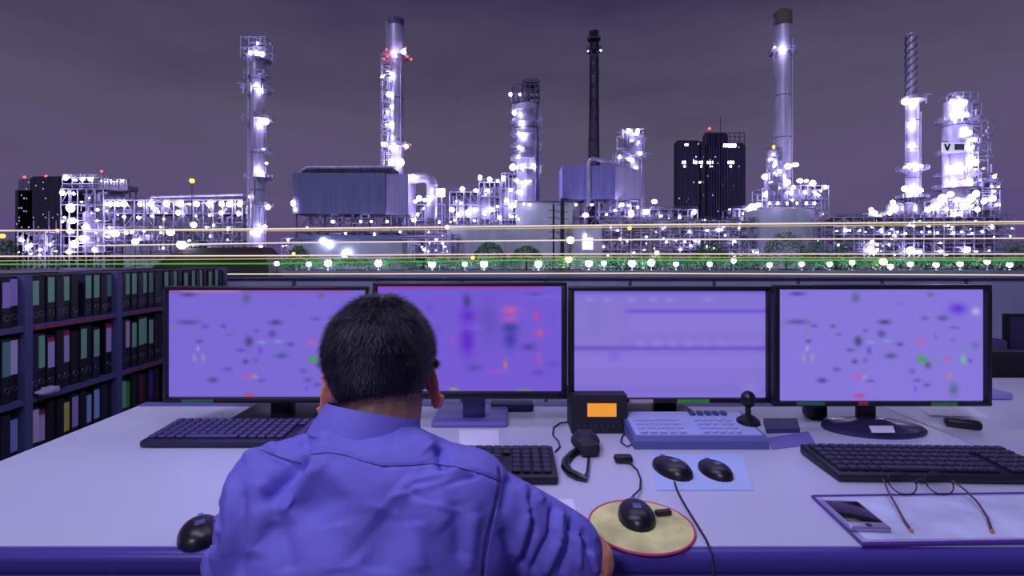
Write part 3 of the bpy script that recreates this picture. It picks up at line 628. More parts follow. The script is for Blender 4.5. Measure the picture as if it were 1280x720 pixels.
# --- planting on the bank
def leafy(name, label, cat, px0, px1, ptop, pbot, Y, m, seed, n=500, dome=True, group=None, kind=None):
    rnd = random.Random(seed); x0, x1 = X(px0, Y), X(px1, Y); z1 = Z(ptop, Y); z0 = GZ if pbot is None else Z(pbot, Y); mb = MB()
    cx, hx, H = (x0+x1)/2, (x1-x0)/2, z1-z0
    for _ in range(n):
        u = rnd.uniform(-1, 1); hmax = (math.sqrt(max(0, 1-u*u)) if dome else .75+.25*math.sin(u*hx*.9+seed)*math.cos(u*hx*.37))
        z = z0+H*hmax*math.sqrt(rnd.random()); y = Y+rnd.uniform(-2, 2)
        a = rnd.uniform(0, PI*2); b = rnd.uniform(-.6, 1.2); l = rnd.uniform(.35, .8)
        d = Vector((math.cos(a), math.sin(a)*.6, b)).normalized()*l; q = d.orthogonal().normalized()*l*.38; p = Vector((cx+u*hx, y, z))
        mb.add([tuple(p), tuple(p+d*.5+q), tuple(p+d), tuple(p+d*.5-q)], [(0, 1, 2, 3)])
    return mb
m_hedge = mat('bank_grass', (112, 168, 122), .8, 0, (.5, .5)); m_tree = mat('night_foliage', (64, 116, 62), .8, 0, (.6, .4)); m_bark = mat('bark', (60, 50, 46), .9)
for i in range(15):
    a = 340+i*64; b = a+58
    lab = 'strip of lamp-lit green bank planting, %s of fifteen counted from the left' % ORD[i]
    o = leafy('bank_planting', lab, 'shrubs', a, b, 319, None, 158, m_hedge, i, 900, False).build('hedge', m_hedge, loc=(X(a+32, 158), 158, GZ), smooth=0)
    tag(o, lab, 'hedge', 'green bank planting along the quay')
treespec = [(592, 632, 303, 'dark rounded bush in front of the pale warehouse'), (638, 678, 308, 'smaller dark bush right of the rounded bush'), (955, 1010, 290, 'feathery palm-like tree in front of the round tank'), (868, 905, 302, 'dark bush below the dark office block'), (1010, 1034, 297, 'narrow dark tree between tank and right-hand rack'), (1042, 1062, 302, 'small green tree at the left end of the right-hand rack'), (1256, 1284, 302, 'dark tree at the right edge of the quay'), (0, 22, 300, 'dim green tree at the left edge of the quay'), (362, 386, 308, 'small bush left of the low pale shed'), (240, 262, 306, 'low bush behind the barge')]
for i, (a, b, tp, lab) in enumerate(treespec):
    Y = 166; c = (X((a+b)/2, Y), Y, GZ)
    t = thing('tree', lab, 'tree', c)
    leafy('', '', '', a, b, tp, 329, Y, m_tree, 50+i, int((b-a)*22)).build('foliage', m_tree, t, smooth=0)
    MB().cyl(c, (c[0], Y, Z(322, Y)), .35, .2, 8).build('trunk', m_bark, t)

# --- lamps along the bank
def lamppost(label, px, py, rp, Y, m, arm=False, group=None, post='steel'):
    S = Y/F; x = X(px, Y); t = thing('street_lamp', label, 'lamp', (x, Y, GZ), group); z = Z(py, Y)
    if z < GZ+1: z = GZ+1
    MB().lathe([(.35, 0), (.3, .4), (.12, .6), (.1, z-GZ-rp*S*.7)], (x, Y, GZ), 10).build('post', M[post], t)
    MB().ball((x, Y, z), rp*S, 2).build('globe', M[m], t)
    MB().cyl((x, Y, z+rp*S*.8), (x, Y, z+rp*S*1.15), rp*S*.6, rp*S*.1, 10).build('cap', M['steel_dark'], t)
    return t
bl = [(346, 330), (386, 330), (410, 329), (473, 329), (540, 330), (581, 330), (605, 330), (673, 330), (736, 329), (755, 329), (790, 329), (814, 328), (845, 330), (887, 330), (917, 326), (962, 331), (1002, 330), (1037, 330), (1065, 328), (1113, 333), (1138, 330), (1170, 331), (1200, 330), (1234, 327), (1262, 331)]
for i, (px, py) in enumerate(bl):
    big = i in (2, 3, 4, 6, 7, 8, 10, 11)
    lamppost('white globe lamp on the bank, %s counted from the left along the hedge' % ORD[i], px, py, 4.6 if big else 3.2, 153, 'lamp_soft', group='white globe lamps along the bank')
for px, py, r_, m_, Y_, lab in ((240, 226, 3, 'lamp_orange', 172, 'tall orange street lamp standing over the pipe gallery'), (242, 281, 3.6, 'lamp_yellow', 160, 'yellow-green lamp below the tall orange street lamp'), (169, 302, 3.8, 'lamp_yellow', 160, 'yellow lamp left of the barge'), (213, 290, 4.6, 'lamp_soft', 162, 'bright white lamp above the prow of the barge'), (227, 306, 5.4, 'lamp_soft', 130.5, 'brightest white lamp, at the prow of the barge'),
        (713, 300, 4.6, 'lamp_yellow', 156, 'upper lamp of the yellow-white pair right of the warehouse bushes'), (711, 324, 4.2, 'lamp_yellow', 154.5, 'lower lamp of the yellow-white pair right of the warehouse bushes'), (787, 285, 2.6, 'lamp_orange', 170, 'small orange lamp below the violet building'), (821, 316, 2.8, 'lamp_yellow', 158, 'small amber lamp left of the dark office block'), (591, 322, 2.4, 'lamp_orange', 156, 'small orange lamp in front of the rounded bush'), (367, 317, 2, 'lamp_orange', 156, 'tiny orange lamp left of the low pale shed'), (1104, 327, 4.4, 'lamp_yellow', 153.5, 'yellow-green lamp on the bank under the right-hand rack'), (72, 288, 2, 'lamp_orange', 172, 'small orange lamp left of the scaffolded building'), (346, 329.5, 3, 'lamp_soft', 130.5, 'white lamp at the stern of the barge'), (3, 295, 3, 'lamp_orange', 172, 'blurred amber lamp at the left edge')):
    lamppost(lab, px, py, r_, Y_, m_, post='black')
# thin masts on the left
for px, a in ((42, 276), (70, 276), (61, 264)):
    Y = 176; t = tag(MB().lathe([(.4, 0), (.25, .6), (.15, Z(a, Y)-GZ)], (X(px, Y), Y, GZ), 10).build('mast', M['steel'], loc=(X(px, Y), Y, GZ)), 'thin bare mast below the apartment tower, %s of the three' % {42: 'leftmost', 70: 'rightmost', 61: 'middle and tallest'}[px], 'mast', 'bare masts at far left')

# --- light trails of moving boats, built as added glowing tubes along the river
YL = 116
m_line = mat('warm_white_light_trail', (255, 240, 210), .5, emit=.8, emcol=(236, 220, 206)); m_green = mat('green_light_trail', (90, 220, 80), .5, emit=.55, emcol=(96, 200, 70)); m_yel = mat('yellow_light_trail', (240, 220, 90), .5, emit=.6, emcol=(214, 200, 110))
for pts, rp_, mm, lab in (([(0, 290), (360, 286), (800, 281), (1280, 275)], .95, m_line, 'topmost pale light trail crossing in front of the refinery'),
                      ([(0, 287.5), (360, 288.5), (800, 284), (1280, 277.5)], .55, m_yel, 'thin yellowish light trail just under the topmost one'),
                      ([(120, 307), (360, 303.5), (800, 299.5), (1280, 297)], .8, m_line, 'second main pale light trail, through the lamp pair'),
                      ([(0, 321), (360, 319.5), (640, 317.5), (1280, 317.5)], .8, m_line, 'third main pale light trail, just above the hedge'),
                      ([(0, 328), (640, 321), (1280, 323)], .5, m_yel, 'thin yellow light trail inside the hedge band'),
                      ([(0, 331), (340, 329.5), (640, 325.5), (1280, 325)], .8, m_green, 'green light trail crossing the hedge'),
                      ([(0, 343.5), (360, 342.5), (800, 341.5), (1280, 345)], .75, m_line, 'lowest pale light trail just above the monitors')):
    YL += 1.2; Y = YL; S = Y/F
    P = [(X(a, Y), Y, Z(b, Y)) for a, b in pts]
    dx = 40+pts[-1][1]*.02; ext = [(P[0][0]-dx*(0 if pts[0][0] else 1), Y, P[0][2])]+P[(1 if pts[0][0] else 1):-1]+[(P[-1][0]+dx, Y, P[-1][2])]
    t = thing('light_trail', lab, 'light line', (P[0][0], Y, -5.2), 'light trails across the river front')
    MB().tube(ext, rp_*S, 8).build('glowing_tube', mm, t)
    if P[0][2] > -4:
        mb = MB()
        for e in (ext[0], ext[-1]):
            if abs(e[0]) > X(1285, Y): mb.cyl((e[0], Y, -5.4), e, .12, n=6)
        if mb.v: mb.build('end_post', M['black'], t)
# ---------------------------------------------------------------- control room shell
struct(MB().bb(-2.6, 4.6, -1.2, 3.85, -.06, 0).build('floor', mat('grey_carpet', (60, 58, 84), .95, 0, (9, .3))))
m_part = mat('partition_fabric', (140, 140, 176), .9, 0, (6, .12)); m_psec = mat('partition_rail', (70, 68, 96), .5, .2)
o = MB().bb(-2.6, 4.6, 3.78, 3.84, 0, 1.05).build('wall_back', m_part); struct(o)
mb = MB(); mb.bb(-2.6, 4.6, 3.76, 3.86, 1.05, 1.062)
for i in range(10): mb.bb(-1.62+i*.62, -1.60+i*.62, 3.77, 3.78, 0, 1.05)
struct(mb.build('trim_1', m_psec))

# ---------------------------------------------------------------- desk
DZ = .75; DB = 1.60; DFr = .83
m_desk = mat('white_laminate', (192, 194, 224), .34, 0, (3, .03)); m_edge = mat('violet_edge_trim', (72, 62, 150), .35); m_dark = mat('dark_desk_panel', (40, 36, 66), .6)
t = thing('control_desk', 'long white control-room desk with violet rounded front edge', 'desk', (-.02, 1.2, 0))
MB().bb(-1.172, 1.15, DFr, DB, DZ-.03, DZ).build('desktop', m_desk, t)
mb = MB().rbox((-.011, DFr-.006, DZ-.019), (2.322, .03, .036), .012, seg=3); mb.rbox((-.011, DFr+.004, DZ-.052), (2.322, .03, .03), .008, seg=2); mb.build('front_edge', m_edge, t)
MB().bb(-1.172, 1.15, DB, DB+.04, DZ-.06, DZ+.002).build('rear_rail', mat('violet_rail', (96, 90, 150), .5), t)
MB().bb(-1.15, 1.13, 1.35, 1.37, .1, DZ-.03).build('modesty_panel', m_dark, t)
for x in (-1.13, -.02, 1.11): MB().bb(x-.02, x+.02, DFr+.05, DB-.03, 0, DZ-.03).build('leg', m_dark, t)
t = thing('side_desk', 'neighbouring white desk beyond the right edge of the main desk', 'desk', (1.9, 1.2, 0))
MB().bb(1.172, 2.7, .95, 2.0, DZ-.035, DZ-.006).build('desktop', m_desk, t)
for x in (1.2, 2.67): MB().bb(x-.015, x+.015, 1.0, 1.95, 0, DZ-.035).build('leg', m_dark, t)

# ---------------------------------------------------------------- bookcase
BX = -2.0
m_case = mat('slate_blue_case', (84, 86, 140), .55, 0, (4, .1)); m_caseback = mat('dark_case_back', (24, 22, 36), .9)
t = thing('bookcase', 'long slate-blue bookcase of binder shelves along the left side', 'bookcase', (BX-.15, 2.6, 0))
PY = [1.62, 2.12, 2.61, 3.58]; SZ = [.0, .31, .617, .92]
for y in PY: MB().bb(BX-.3, BX, y-.017, y+.017, 0, 1.14).build('upright', m_case, t)
for z in SZ:
    for a, b in zip(PY, PY[1:]): MB().bb(BX-.3, BX-.004, a+.017, b-.017, z+(.02 if z == 0 else -.012), z+(.04 if z == 0 else .012)).build('shelf', m_case, t)
MB().bb(BX-.31, BX-.3, PY[0], PY[-1], .02, 1.14).build('back_panel', m_caseback, t)
m_red = mat('red_tag', (190, 40, 90), .6)
# index tags stuck to the shelf fronts
for k, z in enumerate((.92, .617)):
    y = 2.15 if k == 0 else 2.66
    while y < 3.5:
        if not 2.57 < y < 2.65: MB().bb(BX-.004, BX-.001, y, y+.026, z-.009, z+.004).build('index_tag', m_red, t)
        y += .05

# binders: the spine labels as the photograph shows them, read off bay by bay
COL = {'green': (122, 178, 150), 'lilac': (158, 138, 206), 'white': (190, 186, 226), 'red_topped': (176, 160, 220), 'blue': (128, 140, 204), 'pale_blue': (140, 170, 230), 'yellow': (190, 186, 90), 'leaf': (64, 150, 70), 'maroon': (90, 26, 46), 'violet': (70, 36, 150), 'pink': (196, 170, 204), 'teal': (92, 140, 140)}
NICE = {'red_topped': 'lilac and red', 'pale_blue': 'pale blue', 'leaf': 'bright green', 'green': 'pale green', 'teal': 'dull teal', 'pink': 'pale pink'}
LM = {k: mat('spine_label_'+k, tuple(min(250, c*1.15) for c in v), .7) for k, v in COL.items()}
m_binder = mat('black_binder', (30, 27, 40), .5, 0, (6, .2)); m_binder2 = mat('navy_binder', (38, 36, 64), .5, 0, (6, .2)); m_ring = mat('finger_ring', (120, 120, 140), .35, .8)
def yof(cx): return 1280/(640-cx*.361)
ROWS = [
 (.932, .205, [(5, 'teal'), (35, 'lilac'), (63, 'lilac'), (105, 'green'), (192, 'green'), (238, 'green'), (313, 'green'), (348, 'green'), (388, 'teal'), (455, 'green'), (480, 'green'), (508, 'green'), (536, 'teal')]),
 (.629, .262, [(17, 'teal'), (62, 'white'), (152, 'green'), (203, 'red_topped'), (237, 'red_topped'), (307, 'green'), (345, 'green'), (393, 'red_topped'), (450, 'pink'), (473, 'green'), (493, 'green'), (515, 'green'), (540, 'green')]),
 (.322, .262, [(7, 'teal'), (55, 'blue'), (122, 'pink'), (165, 'red_topped'), (253, 'yellow'), (286, 'lilac'), (318, 'pale_blue'), (345, 'pale_blue'), (437, 'green'), (455, 'leaf'), (487, 'maroon'), (532, 'violet')]),
]
BAYN = ['the bay left of the first upright', 'the bay between the two nearer uprights', 'the far bay behind the monitor']
ROWN = ['top', 'middle', 'bottom']
proto = {}
def make_binder(kind, h, navy):
    t = local('ring_binder', 'x', 'binder', (0, 0, 0))
    d, w_ = .25, .038
    MB().rbox((-d/2, 0, h/2), (d, w_, h), .003, seg=1).build('cover', m_binder2 if navy else m_binder, t)
    mb = MB()
    c = [(0.0012, .011*math.cos(a), h*.2+.011*math.sin(a)) for a in [i*2*PI/14 for i in range(14)]]
    mb.tube(c, .0018, 6, closed=True); mb.build('finger_ring', m_ring, t)
    if kind:
        l = MB().bb(0, .0012, -w_*.42, w_*.42, h*.42, h*.95).build('spine_label', LM[kind], t)
        if kind == 'red_topped': MB().bb(.0012, .002, -w_*.42, w_*.42, h*.88, h*.95).build('red_band', m_red, l)
    return t
for ri, (z, h, labs) in enumerate(ROWS):
    for bi in range(3):
        a, b = PY[bi]+.02, PY[bi+1]-.02; n = int((b-a)/.0405); pitch = (b-a)/n
        slots = [None]*n
        for cx, k in labs:
            y = yof(cx)
            if a-.03 <= y <= b+.03:
                i = min(n-1, max(0, int((y-a)/pitch)))
                if slots[i] is None: slots[i] = k
                elif i+1 < n: slots[i+1] = k
        # the far bay continues in pale green beyond what the monitor hides
        if bi == 2:
            for i in range(n):
                if slots[i] is None and a+(i+.5)*pitch > 2.98 and i % 2 == 0: slots[i] = 'green'
        cnt = {}
        for i, k in enumerate(slots):
            y = a+(i+.5)*pitch
            if bi == 0 and y < 1.78: continue
            if k is None and (ri*7+bi*3+i*5) % 11 == 0: continue
            navy = (i*3+ri) % 4 == 1; hh = round(h*(1-.06*((i*7+ri) % 3 == 0)), 3)
            key = (k, hh, navy)
            if k: cnt[k] = cnt.get(k, 0)+1; nn = ORD[cnt[k]-1]; desc = '%s binder with %s spine label' % ('navy' if navy else 'black', NICE.get(k, k))
            else: cnt[0] = cnt.get(0, 0)+1; nn = ORD[cnt[0]-1]; desc = 'unlabelled dark binder'
            lab = '%s, %s such on %s shelf, %s' % (desc, nn, ROWN[ri], ['leftmost bay', 'second bay', 'far bay'][bi])
            loc = (BX-.012-.006*((i*5) % 3), y, z)
            if key not in proto:
                proto[key] = make_binder(*[k, hh, navy]); o = proto[key]; o.location = loc; o['label'] = lab; o['group'] = 'binders on the %s shelf' % ROWN[ri]
            else: o = dup(proto[key], loc, 0, lab, 'binders on the %s shelf' % ROWN[ri])
t = thing('cloth_bundle', 'small crumpled white cloth lying by the first upright above the bottom shelf', 'cloth', (BX+.0, 2.17, .629))
bm_ = MB().ball((BX-.03+.045, 2.19, .642), (.03, .05, .02), 3)
rr = random.Random(3); bm_.v = [(v[0]+rr.uniform(-.002, .002), v[1]+.004*math.sin(v[2]*300), v[2]+.003*math.sin(v[1]*190+v[0]*90)) for v in bm_.v]
bpy.data.objects.remove(t); tag(bm_.build('folded_cloth', mat('pale_cloth', (180, 176, 220), .9), loc=(BX+.015, 2.19, .629)), 'small crumpled white cloth lying by an upright, middle shelf of the bookcase', 'cloth')

# ---------------------------------------------------------------- monitors
def paint_screen(parent, x0, x1, z0, z1, y, base, blobs, bands=(), top=None, nx=192, ny=108, strength=1.0):
    us = (np.arange(nx+1)/nx); vs2 = (np.arange(ny+1)/ny); U, V = np.meshgrid(us, vs2)          # V = 0 at the top edge
    A = np.zeros((ny+1, nx+1, 3)); A[:] = base
    rng = np.random.RandomState(int(abs(x0)*1000)); 
    for (v0, v1, u0, u1, c, al) in bands:
        s = 1/(1+np.exp(-(V-v0)*160)) * 1/(1+np.exp((V-v1)*160)) * 1/(1+np.exp(-(U-u0)*110)) * 1/(1+np.exp((U-u1)*110))
        A = A*(1-(s*al)[..., None]) + np.array(c)*(s*al)[..., None]
    for (u, v, ru, rv, c, al) in blobs:
        d = np.abs((U-u)/ru)**2+np.abs((V-v)/rv)**2; s = np.exp(-d*.8)*al
        A = A*(1-s[..., None]) + np.array(c)*s[..., None]
    k = np.array([[(x/255)**2.2 for x in A[j, i]]+[1] for j in range(ny+1) for i in range(nx+1)], dtype=np.float32)
    verts = [(x0+(x1-x0)*i/nx, y, z1+(z0-z1)*j/ny) for j in range(ny+1) for i in range(nx+1)]
    faces = [(j*(nx+1)+i, (j+1)*(nx+1)+i, (j+1)*(nx+1)+i+1, j*(nx+1)+i+1) for j in range(ny) for i in range(nx)]
    o3 = wl(parent); me = bpy.data.meshes.new('screen'); me.from_pydata([(v[0]-o3.x, v[1]-o3.y, v[2]-o3.z) for v in verts], [], faces)
    at = me.color_attributes.new('picture', 'FLOAT_COLOR', 'POINT'); at.data.foreach_set('color', k.ravel())
    m = bpy.data.materials.new('lit_screen'); m.use_nodes = True; t_ = m.node_tree; b = t_.nodes['Principled BSDF']
    a = t_.nodes.new('ShaderNodeAttribute'); a.attribute_name = 'picture'; t_.links.new(a.outputs['Color'], b.inputs['Emission Color'])
    b.inputs['Base Color'].default_value = (.01, .01, .015, 1); b.inputs['Roughness'].default_value = .5; b.inputs['Emission Strength'].default_value = strength
    me.materials.append(m); o = bpy.data.objects.new('screen', me); C.objects.link(o); o.parent = parent; return o
DK = (48, 44, 100); GR = (80, 150, 120); RD = (196, 90, 150); YG = (160, 190, 120); BR = (60, 170, 60); VI = (96, 54, 214); CY = (120, 180, 200)
# blotches read off the far right screen: crop pixels x, y, half width, half height, colour, strength
SRC = [(118, 85, 26, 7, DK, .6), (338, 100, 14, 16, (60, 90, 90), .6), (255, 122, 20, 5, GR, .4), (620, 88, 12, 8, (60, 100, 80), .5), (118, 192, 36, 8, DK, .5), (182, 208, 12, 6, DK, .4), (62, 212, 8, 10, GR, .5), (155, 175, 5, 12, GR, .5), (155, 228, 6, 10, GR, .5), (252, 208, 10, 7, DK, .4), (276, 240, 12, 7, (60, 110, 110), .5), (448, 193, 20, 8, (40, 54, 80), .7), (348, 266, 13, 16, (44, 60, 90), .8), (436, 238, 14, 12, DK, .5), (396, 270, 14, 6, CY, .6), (458, 266, 14, 6, CY, .6), (506, 278, 12, 7, DK, .5), (160, 266, 10, 6, DK, .5), (155, 294, 5, 8, (180, 220, 200), .5), (142, 330, 6, 12, YG, .5), (175, 330, 6, 12, YG, .5), (318, 300, 14, 6, DK, .45), (390, 302, 8, 12, VI, .7), (472, 322, 20, 9, (50, 80, 96), .7), (335, 344, 10, 8, DK, .6), (374, 340, 10, 9, (60, 100, 100), .5), (268, 374, 14, 8, DK, .4), (212, 416, 16, 9, DK, .6), (345, 402, 16, 9, RD, .75), (372, 404, 8, 6, YG, .6), (395, 418, 12, 5, DK, .4), (352, 474, 18, 7, (210, 60, 100), .8),
       (585, 270, 15, 9, (206, 96, 140), .7), (590, 336, 16, 12, BR, .95), (612, 358, 10, 10, (40, 80, 70), .7), (650, 342, 10, 7, GR, .5), (684, 334, 9, 10, RD, .7), (746, 336, 9, 14, (110, 220, 120), .7), (772, 340, 8, 7, DK, .4), (745, 292, 7, 8, GR, .5), (792, 282, 14, 12, (60, 110, 110), .5), (694, 400, 10, 12, (214, 130, 130), .6), (710, 450, 14, 20, (60, 100, 110), .7), (668, 178, 18, 9, (50, 70, 100), .6), (600, 178, 14, 7, DK, .35), (725, 142, 28, 18, VI, .95), (793, 152, 14, 12, (206, 190, 250), .8), (712, 214, 18, 5, DK, .3), (552, 380, 10, 8, DK, .4), (572, 416, 12, 7, DK, .4), (608, 434, 12, 7, DK, .45), (565, 450, 6, 8, VI, .5), (706, 262, 9, 8, (130, 90, 190), .6), (500, 122, 14, 7, (120, 90, 190), .4), (330, 200, 4, 10, RD, .3), (640, 250, 6, 10, DK, .2), (376, 226, 10, 7, DK, .3)]
def blots(x0, y0, wd, hd, dx=0, dy=0): return [((cx+dx-x0)/wd, (cy+dy-y0)/hd, a/wd, b/hd, c, al) for cx, cy, a, b, c, al in SRC]
m_bez = mat('black_bezel', (22, 20, 34), .4, 0, (20, .2)); m_bezg = mat('bezel_strip', (30, 28, 50), .3)
def monitor(label, ox0, ox1, oy0, oy1, sx0, sx1, sy0, sy1, Y, base, blobs, bands, stand, strength=.92, stickers=()):
    x0, x1, z1, z0 = X(ox0, Y), X(ox1, Y), Z(oy0, Y), Z(oy1, Y)
    t = thing('computer_monitor', label, 'monitor', ((x0+x1)/2, Y+.05, DZ), 'row of four control monitors')
    a, b, c, d = X(sx0, Y), X(sx1, Y), Z(sy0, Y), Z(sy1, Y)
    mb = MB(); r = .004
    mb.rbox(((x0+x1)/2, Y+.012, (z1+c)/2), (x1-x0, .03, z1-c), r); mb.rbox(((x0+x1)/2, Y+.012, (z0+d)/2), (x1-x0, .03, d-z0), r)
    mb.rbox(((x0+a)/2, Y+.012, (c+d)/2), (a-x0, .03, c-d+.004), r); mb.rbox(((x1+b)/2, Y+.012, (c+d)/2), (x1-b, .03, c-d+.004), r)
    mb.build('bezel', m_bez, t)
    MB().rbox(((x0+x1)/2, Y+.038, (z0+z1)/2), (x1-x0-.01, .03, z1-z0-.01), .012).build('back_shell', m_bez, t)
    MB().bb(a, b, Y+.012, Y+.02, d, c).build('panel', m_bez, t)
    paint_screen(t, a, b, d, c, Y+.010, base, blobs, bands, strength=strength)
    xc = stand[1]
    if stand[0] == 'oval':
        MB().rbox((xc, Y+.05, (DZ+z0)/2+.02), (.045, .03, z0-DZ+.06), .008).build('neck', m_bez, t)
        MB().lathe([(.134, 0), (.134, .006), (.125, .012), (.06, .017), (.03, .03)], (xc, Y+.02, DZ), 40, 1, .6).build('base', mat('glossy_base', (46, 42, 84), .25), t)
    else:
        mt = stand[2]
        MB().rbox((xc, Y+.06, (DZ+z0)/2+.03), (.062, .03, z0-DZ+.08), .006).build('neck', stand[3], t)
        MB().rbox((xc-.01, Y+.095, DZ+.008), (stand[4], .17, .016), .006).build('base', mt, t)
    for (px0, px1, py, colr, nm) in stickers:
        MB().bb(X(px0, Y), X(px1, Y), Y-.0045, Y-.003, Z(py+2.2, Y), Z(py-2.2, Y)).build(nm, mat(nm, colr, .6), t)
    return t
TOPRED = (.0, .014, -.1, .93, (196, 60, 130), .9)
monitor('leftmost control monitor, violet plant diagram, partly hidden by the man', 203, 460, 358, 504, 208, 456, 363, 497, 1.40, (122, 104, 214), blots(80, 75, 745, 412, 35, 7), [TOPRED, (.0, .012, .06, .36, (220, 190, 200), .8)], ('slab', X(342, 1.4), m_bez, m_bez, .26), stickers=[(228, 268, 501, (50, 110, 90), 'green_sticker')])
B2 = [((cx-30)/690, (cy-62)/385, a/690, b/385, c, al) for cx, cy, a, b, c, al in [(365, 118, 14, 22, (50, 50, 110), .7), (368, 170, 26, 22, (92, 40, 200), .8), (366, 262, 24, 46, (92, 34, 200), .85), (445, 180, 34, 60, (96, 76, 184), .7), (450, 240, 20, 40, (100, 84, 190), .5), (528, 150, 28, 12, (206, 96, 160), .9), (528, 182, 26, 14, (190, 90, 180), .8), (528, 215, 26, 16, (60, 60, 150), .9), (528, 258, 22, 30, (60, 60, 160), .9), (598, 285, 24, 12, (70, 58, 140), .7), (625, 172, 8, 18, (206, 70, 150), .7), (640, 235, 14, 14, (206, 90, 150), .7), (636, 328, 10, 18, (200, 80, 150), .5), (632, 380, 20, 12, (90, 60, 190), .6), (395, 362, 24, 12, (74, 66, 160), .6), (510, 350, 8, 18, (190, 120, 120), .8), (470, 376, 24, 6, (180, 70, 220), .8), (312, 266, 8, 10, (190, 70, 190), .6), (225, 140, 10, 14, (90, 70, 180), .5), (260, 220, 10, 14, (90, 80, 180), .4), (690, 345, 20, 10, (90, 70, 180), .5), (315, 440, 14, 5, (160, 180, 70), .8), (580, 443, 26, 4, (110, 160, 60), .8), (690, 180, 3, 40, (90, 80, 190), .4), (655, 100, 60, 5, (130, 110, 220), .6), (620, 92, 26, 6, (80, 70, 180), .6)]]
monitor('second control monitor from the left, violet screen with upright bars, behind the head', 465, 709, 353, 499, 471, 702, 358, 490, 1.39, (116, 90, 214), B2, [(.0, .016, -.1, .9, (200, 50, 110), .9), (.39, .41, .46, .6, (150, 130, 230), .5)], ('slab', X(591, 1.4), mat('violet_stand_base', (120, 112, 196), .4), mat('dusky_neck', (56, 50, 110), .4), .21))
B3 = [(x, .08, .02, .02, (156, 140, 232), .6) for x in (.08, .17, .3, .41, .5, .7)]+[(.35+i*.085, .49, .025, .03, (152, 136, 230), .5) for i in range(8)]+[(.92, .92, .04, .05, (156, 134, 226), .5)]
monitor('third control monitor, pale violet list window split in two panes', 711, 968, 358, 504, 718, 959, 364, 498, 1.395, (134, 116, 214), B3, [(.0, .02, -.1, 1.1, (104, 76, 210), .8), (.175, .205, .27, 1.1, (104, 78, 216), .85), (.52, .555, -.1, 1.1, (98, 78, 190), .8), (.22, .4, .28, 1.1, (142, 124, 220), .6), (.1, .5, -.1, .26, (138, 120, 206), .6), (.6, .72, -.1, 1.1, (142, 124, 222), .6), (.555, .66, .18, .24, (118, 92, 220), .5), (.9, .96, -.1, 1.1, (124, 104, 210), .4), (.1, .42, .09, .12, (112, 110, 214), .45)], ('slab', X(838, 1.4), m_bez, m_bez, .22), stickers=[(846, 886, 501, (70, 170, 60), 'green_sticker'), (786, 816, 501, (180, 160, 160), 'beige_sticker')])
monitor('rightmost control monitor on an oval base, plant diagram with scattered marks', 967, 1240, 356, 508, 975, 1233, 362, 502, 1.37, (136, 120, 222), blots(45, 68, 775, 425), [(.0, .02, .0, .94, (134, 120, 200), .4)], ('oval', X(1088, 1.40)), stickers=[(995, 1030, 503.6, (50, 120, 100), 'green_sticker'), (1163, 1195, 505, (60, 140, 60), 'green_sticker'), (1072, 1084, 498+5.6, (190, 50, 80), 'red_sticker')])

# ---------------------------------------------------------------- things on the desk
def PD(px, py, z=DZ):           # point of the desk under a picture position
    Y = F*(EYE-z)/(py-320); return (X(px, Y), Y)
m_key = mat('dark_key', (40, 36, 66), .5); m_kbody = mat('keyboard_body', (24, 21, 40), .5); m_kv = mat('violet_key', (62, 54, 112), .5)
def keyboard(label, cx, cy, w_, d, rz, kb, kk, rows=6, cols=20):
    t = local('keyboard', label, 'keyboard', (cx, cy, DZ), rz)
    bm = MB().rbox((0, 0, .010), (w_, d, .016), .005); bm.v = [(v[0], v[1], v[2]+(.008*(v[1]/d+.5) if v[2] > .01 else 0)) for v in bm.v]; bm.build('body', kb, t)
    mb = MB(); px, py = (w_-.02)/cols, (d-.026)/rows
    for r_ in range(rows):
        for c_ in range(cols):
            if c_ in (15,) and r_ < 4: continue
            if r_ == 0 and 4 <= c_ <= 9: continue
            x = -w_/2+.01+px*(c_+.5); y = -d/2+.013+py*(r_+.5); mb.rbox((x, y, .0215+.008*(y/d+.5)), (px*.84, py*.84, .007), .002, seg=1)
    x = -w_/2+.01+px*7; y = -d/2+.013+py*.5; mb.rbox((x, y, .0215+.008*(y/d+.5)), (px*5.8, py*.84, .007), .002, seg=1)
    mb.build('key_caps', kk, t)
    return t
keyboard('black full-size keyboard in front of the rightmost monitor', 1.0*(X(1155, 1.13)), 1.13, .46, .155, math.radians(-2), m_kbody, m_key)
keyboard('black keyboard mostly hidden behind the right shoulder of the man', -.13, 1.125, .45, .155, 0, m_kbody, m_key)
keyboard('long dark violet keyboard under the leftmost monitor', X(312, 1.32), 1.325, .47, .15, 0, mat('dusky_body', (34, 30, 66), .5), m_kv)

m_blk = mat('black_plastic', (20, 18, 30), .35); m_blk2 = mat('matt_black_plastic', (30, 27, 42), .6)
def mouse(label, x, y, rz, s=1.0, wheel=True, z=DZ, cable=None):
    t = local('computer_mouse', label, 'mouse', (x, y, z), rz)
    vv, ff = ico(3); mb = MB(); v2 = []
    for v in vv:
        zz = max(0, v[2]); k = 1-.12*v[1]; v2.append((v[0]*.033*s*k, v[1]*.054*s, zz**.8*.026*s*(1-.2*v[1])))
    mb.add(v2, ff).build('shell', m_blk, t)
    MB().cyl((-.004*s, .030*s, .0165*s), (.004*s, .030*s, .0165*s), .006*s, n=14).build('scroll_wheel', mat('wheel', (96, 90, 160), .4), t)
    MB().rbox((0, -.012*s, .0255*s), (.015*s, .016*s, .003), .001).build('emblem_plate', mat('silver_plate', (128, 124, 170), .3, .7), t)
    if cable:
        MB().tube([(c[0], c[1], c[2]) for c in cable], .002, 6).build('cable', m_blk2, t)
    return t
t = tag(None or MB().bb(-.01, .01, -.01, .01, 0, .01).build('x', m_blk), 'x', 'x'); bpy.data.objects.remove(t)
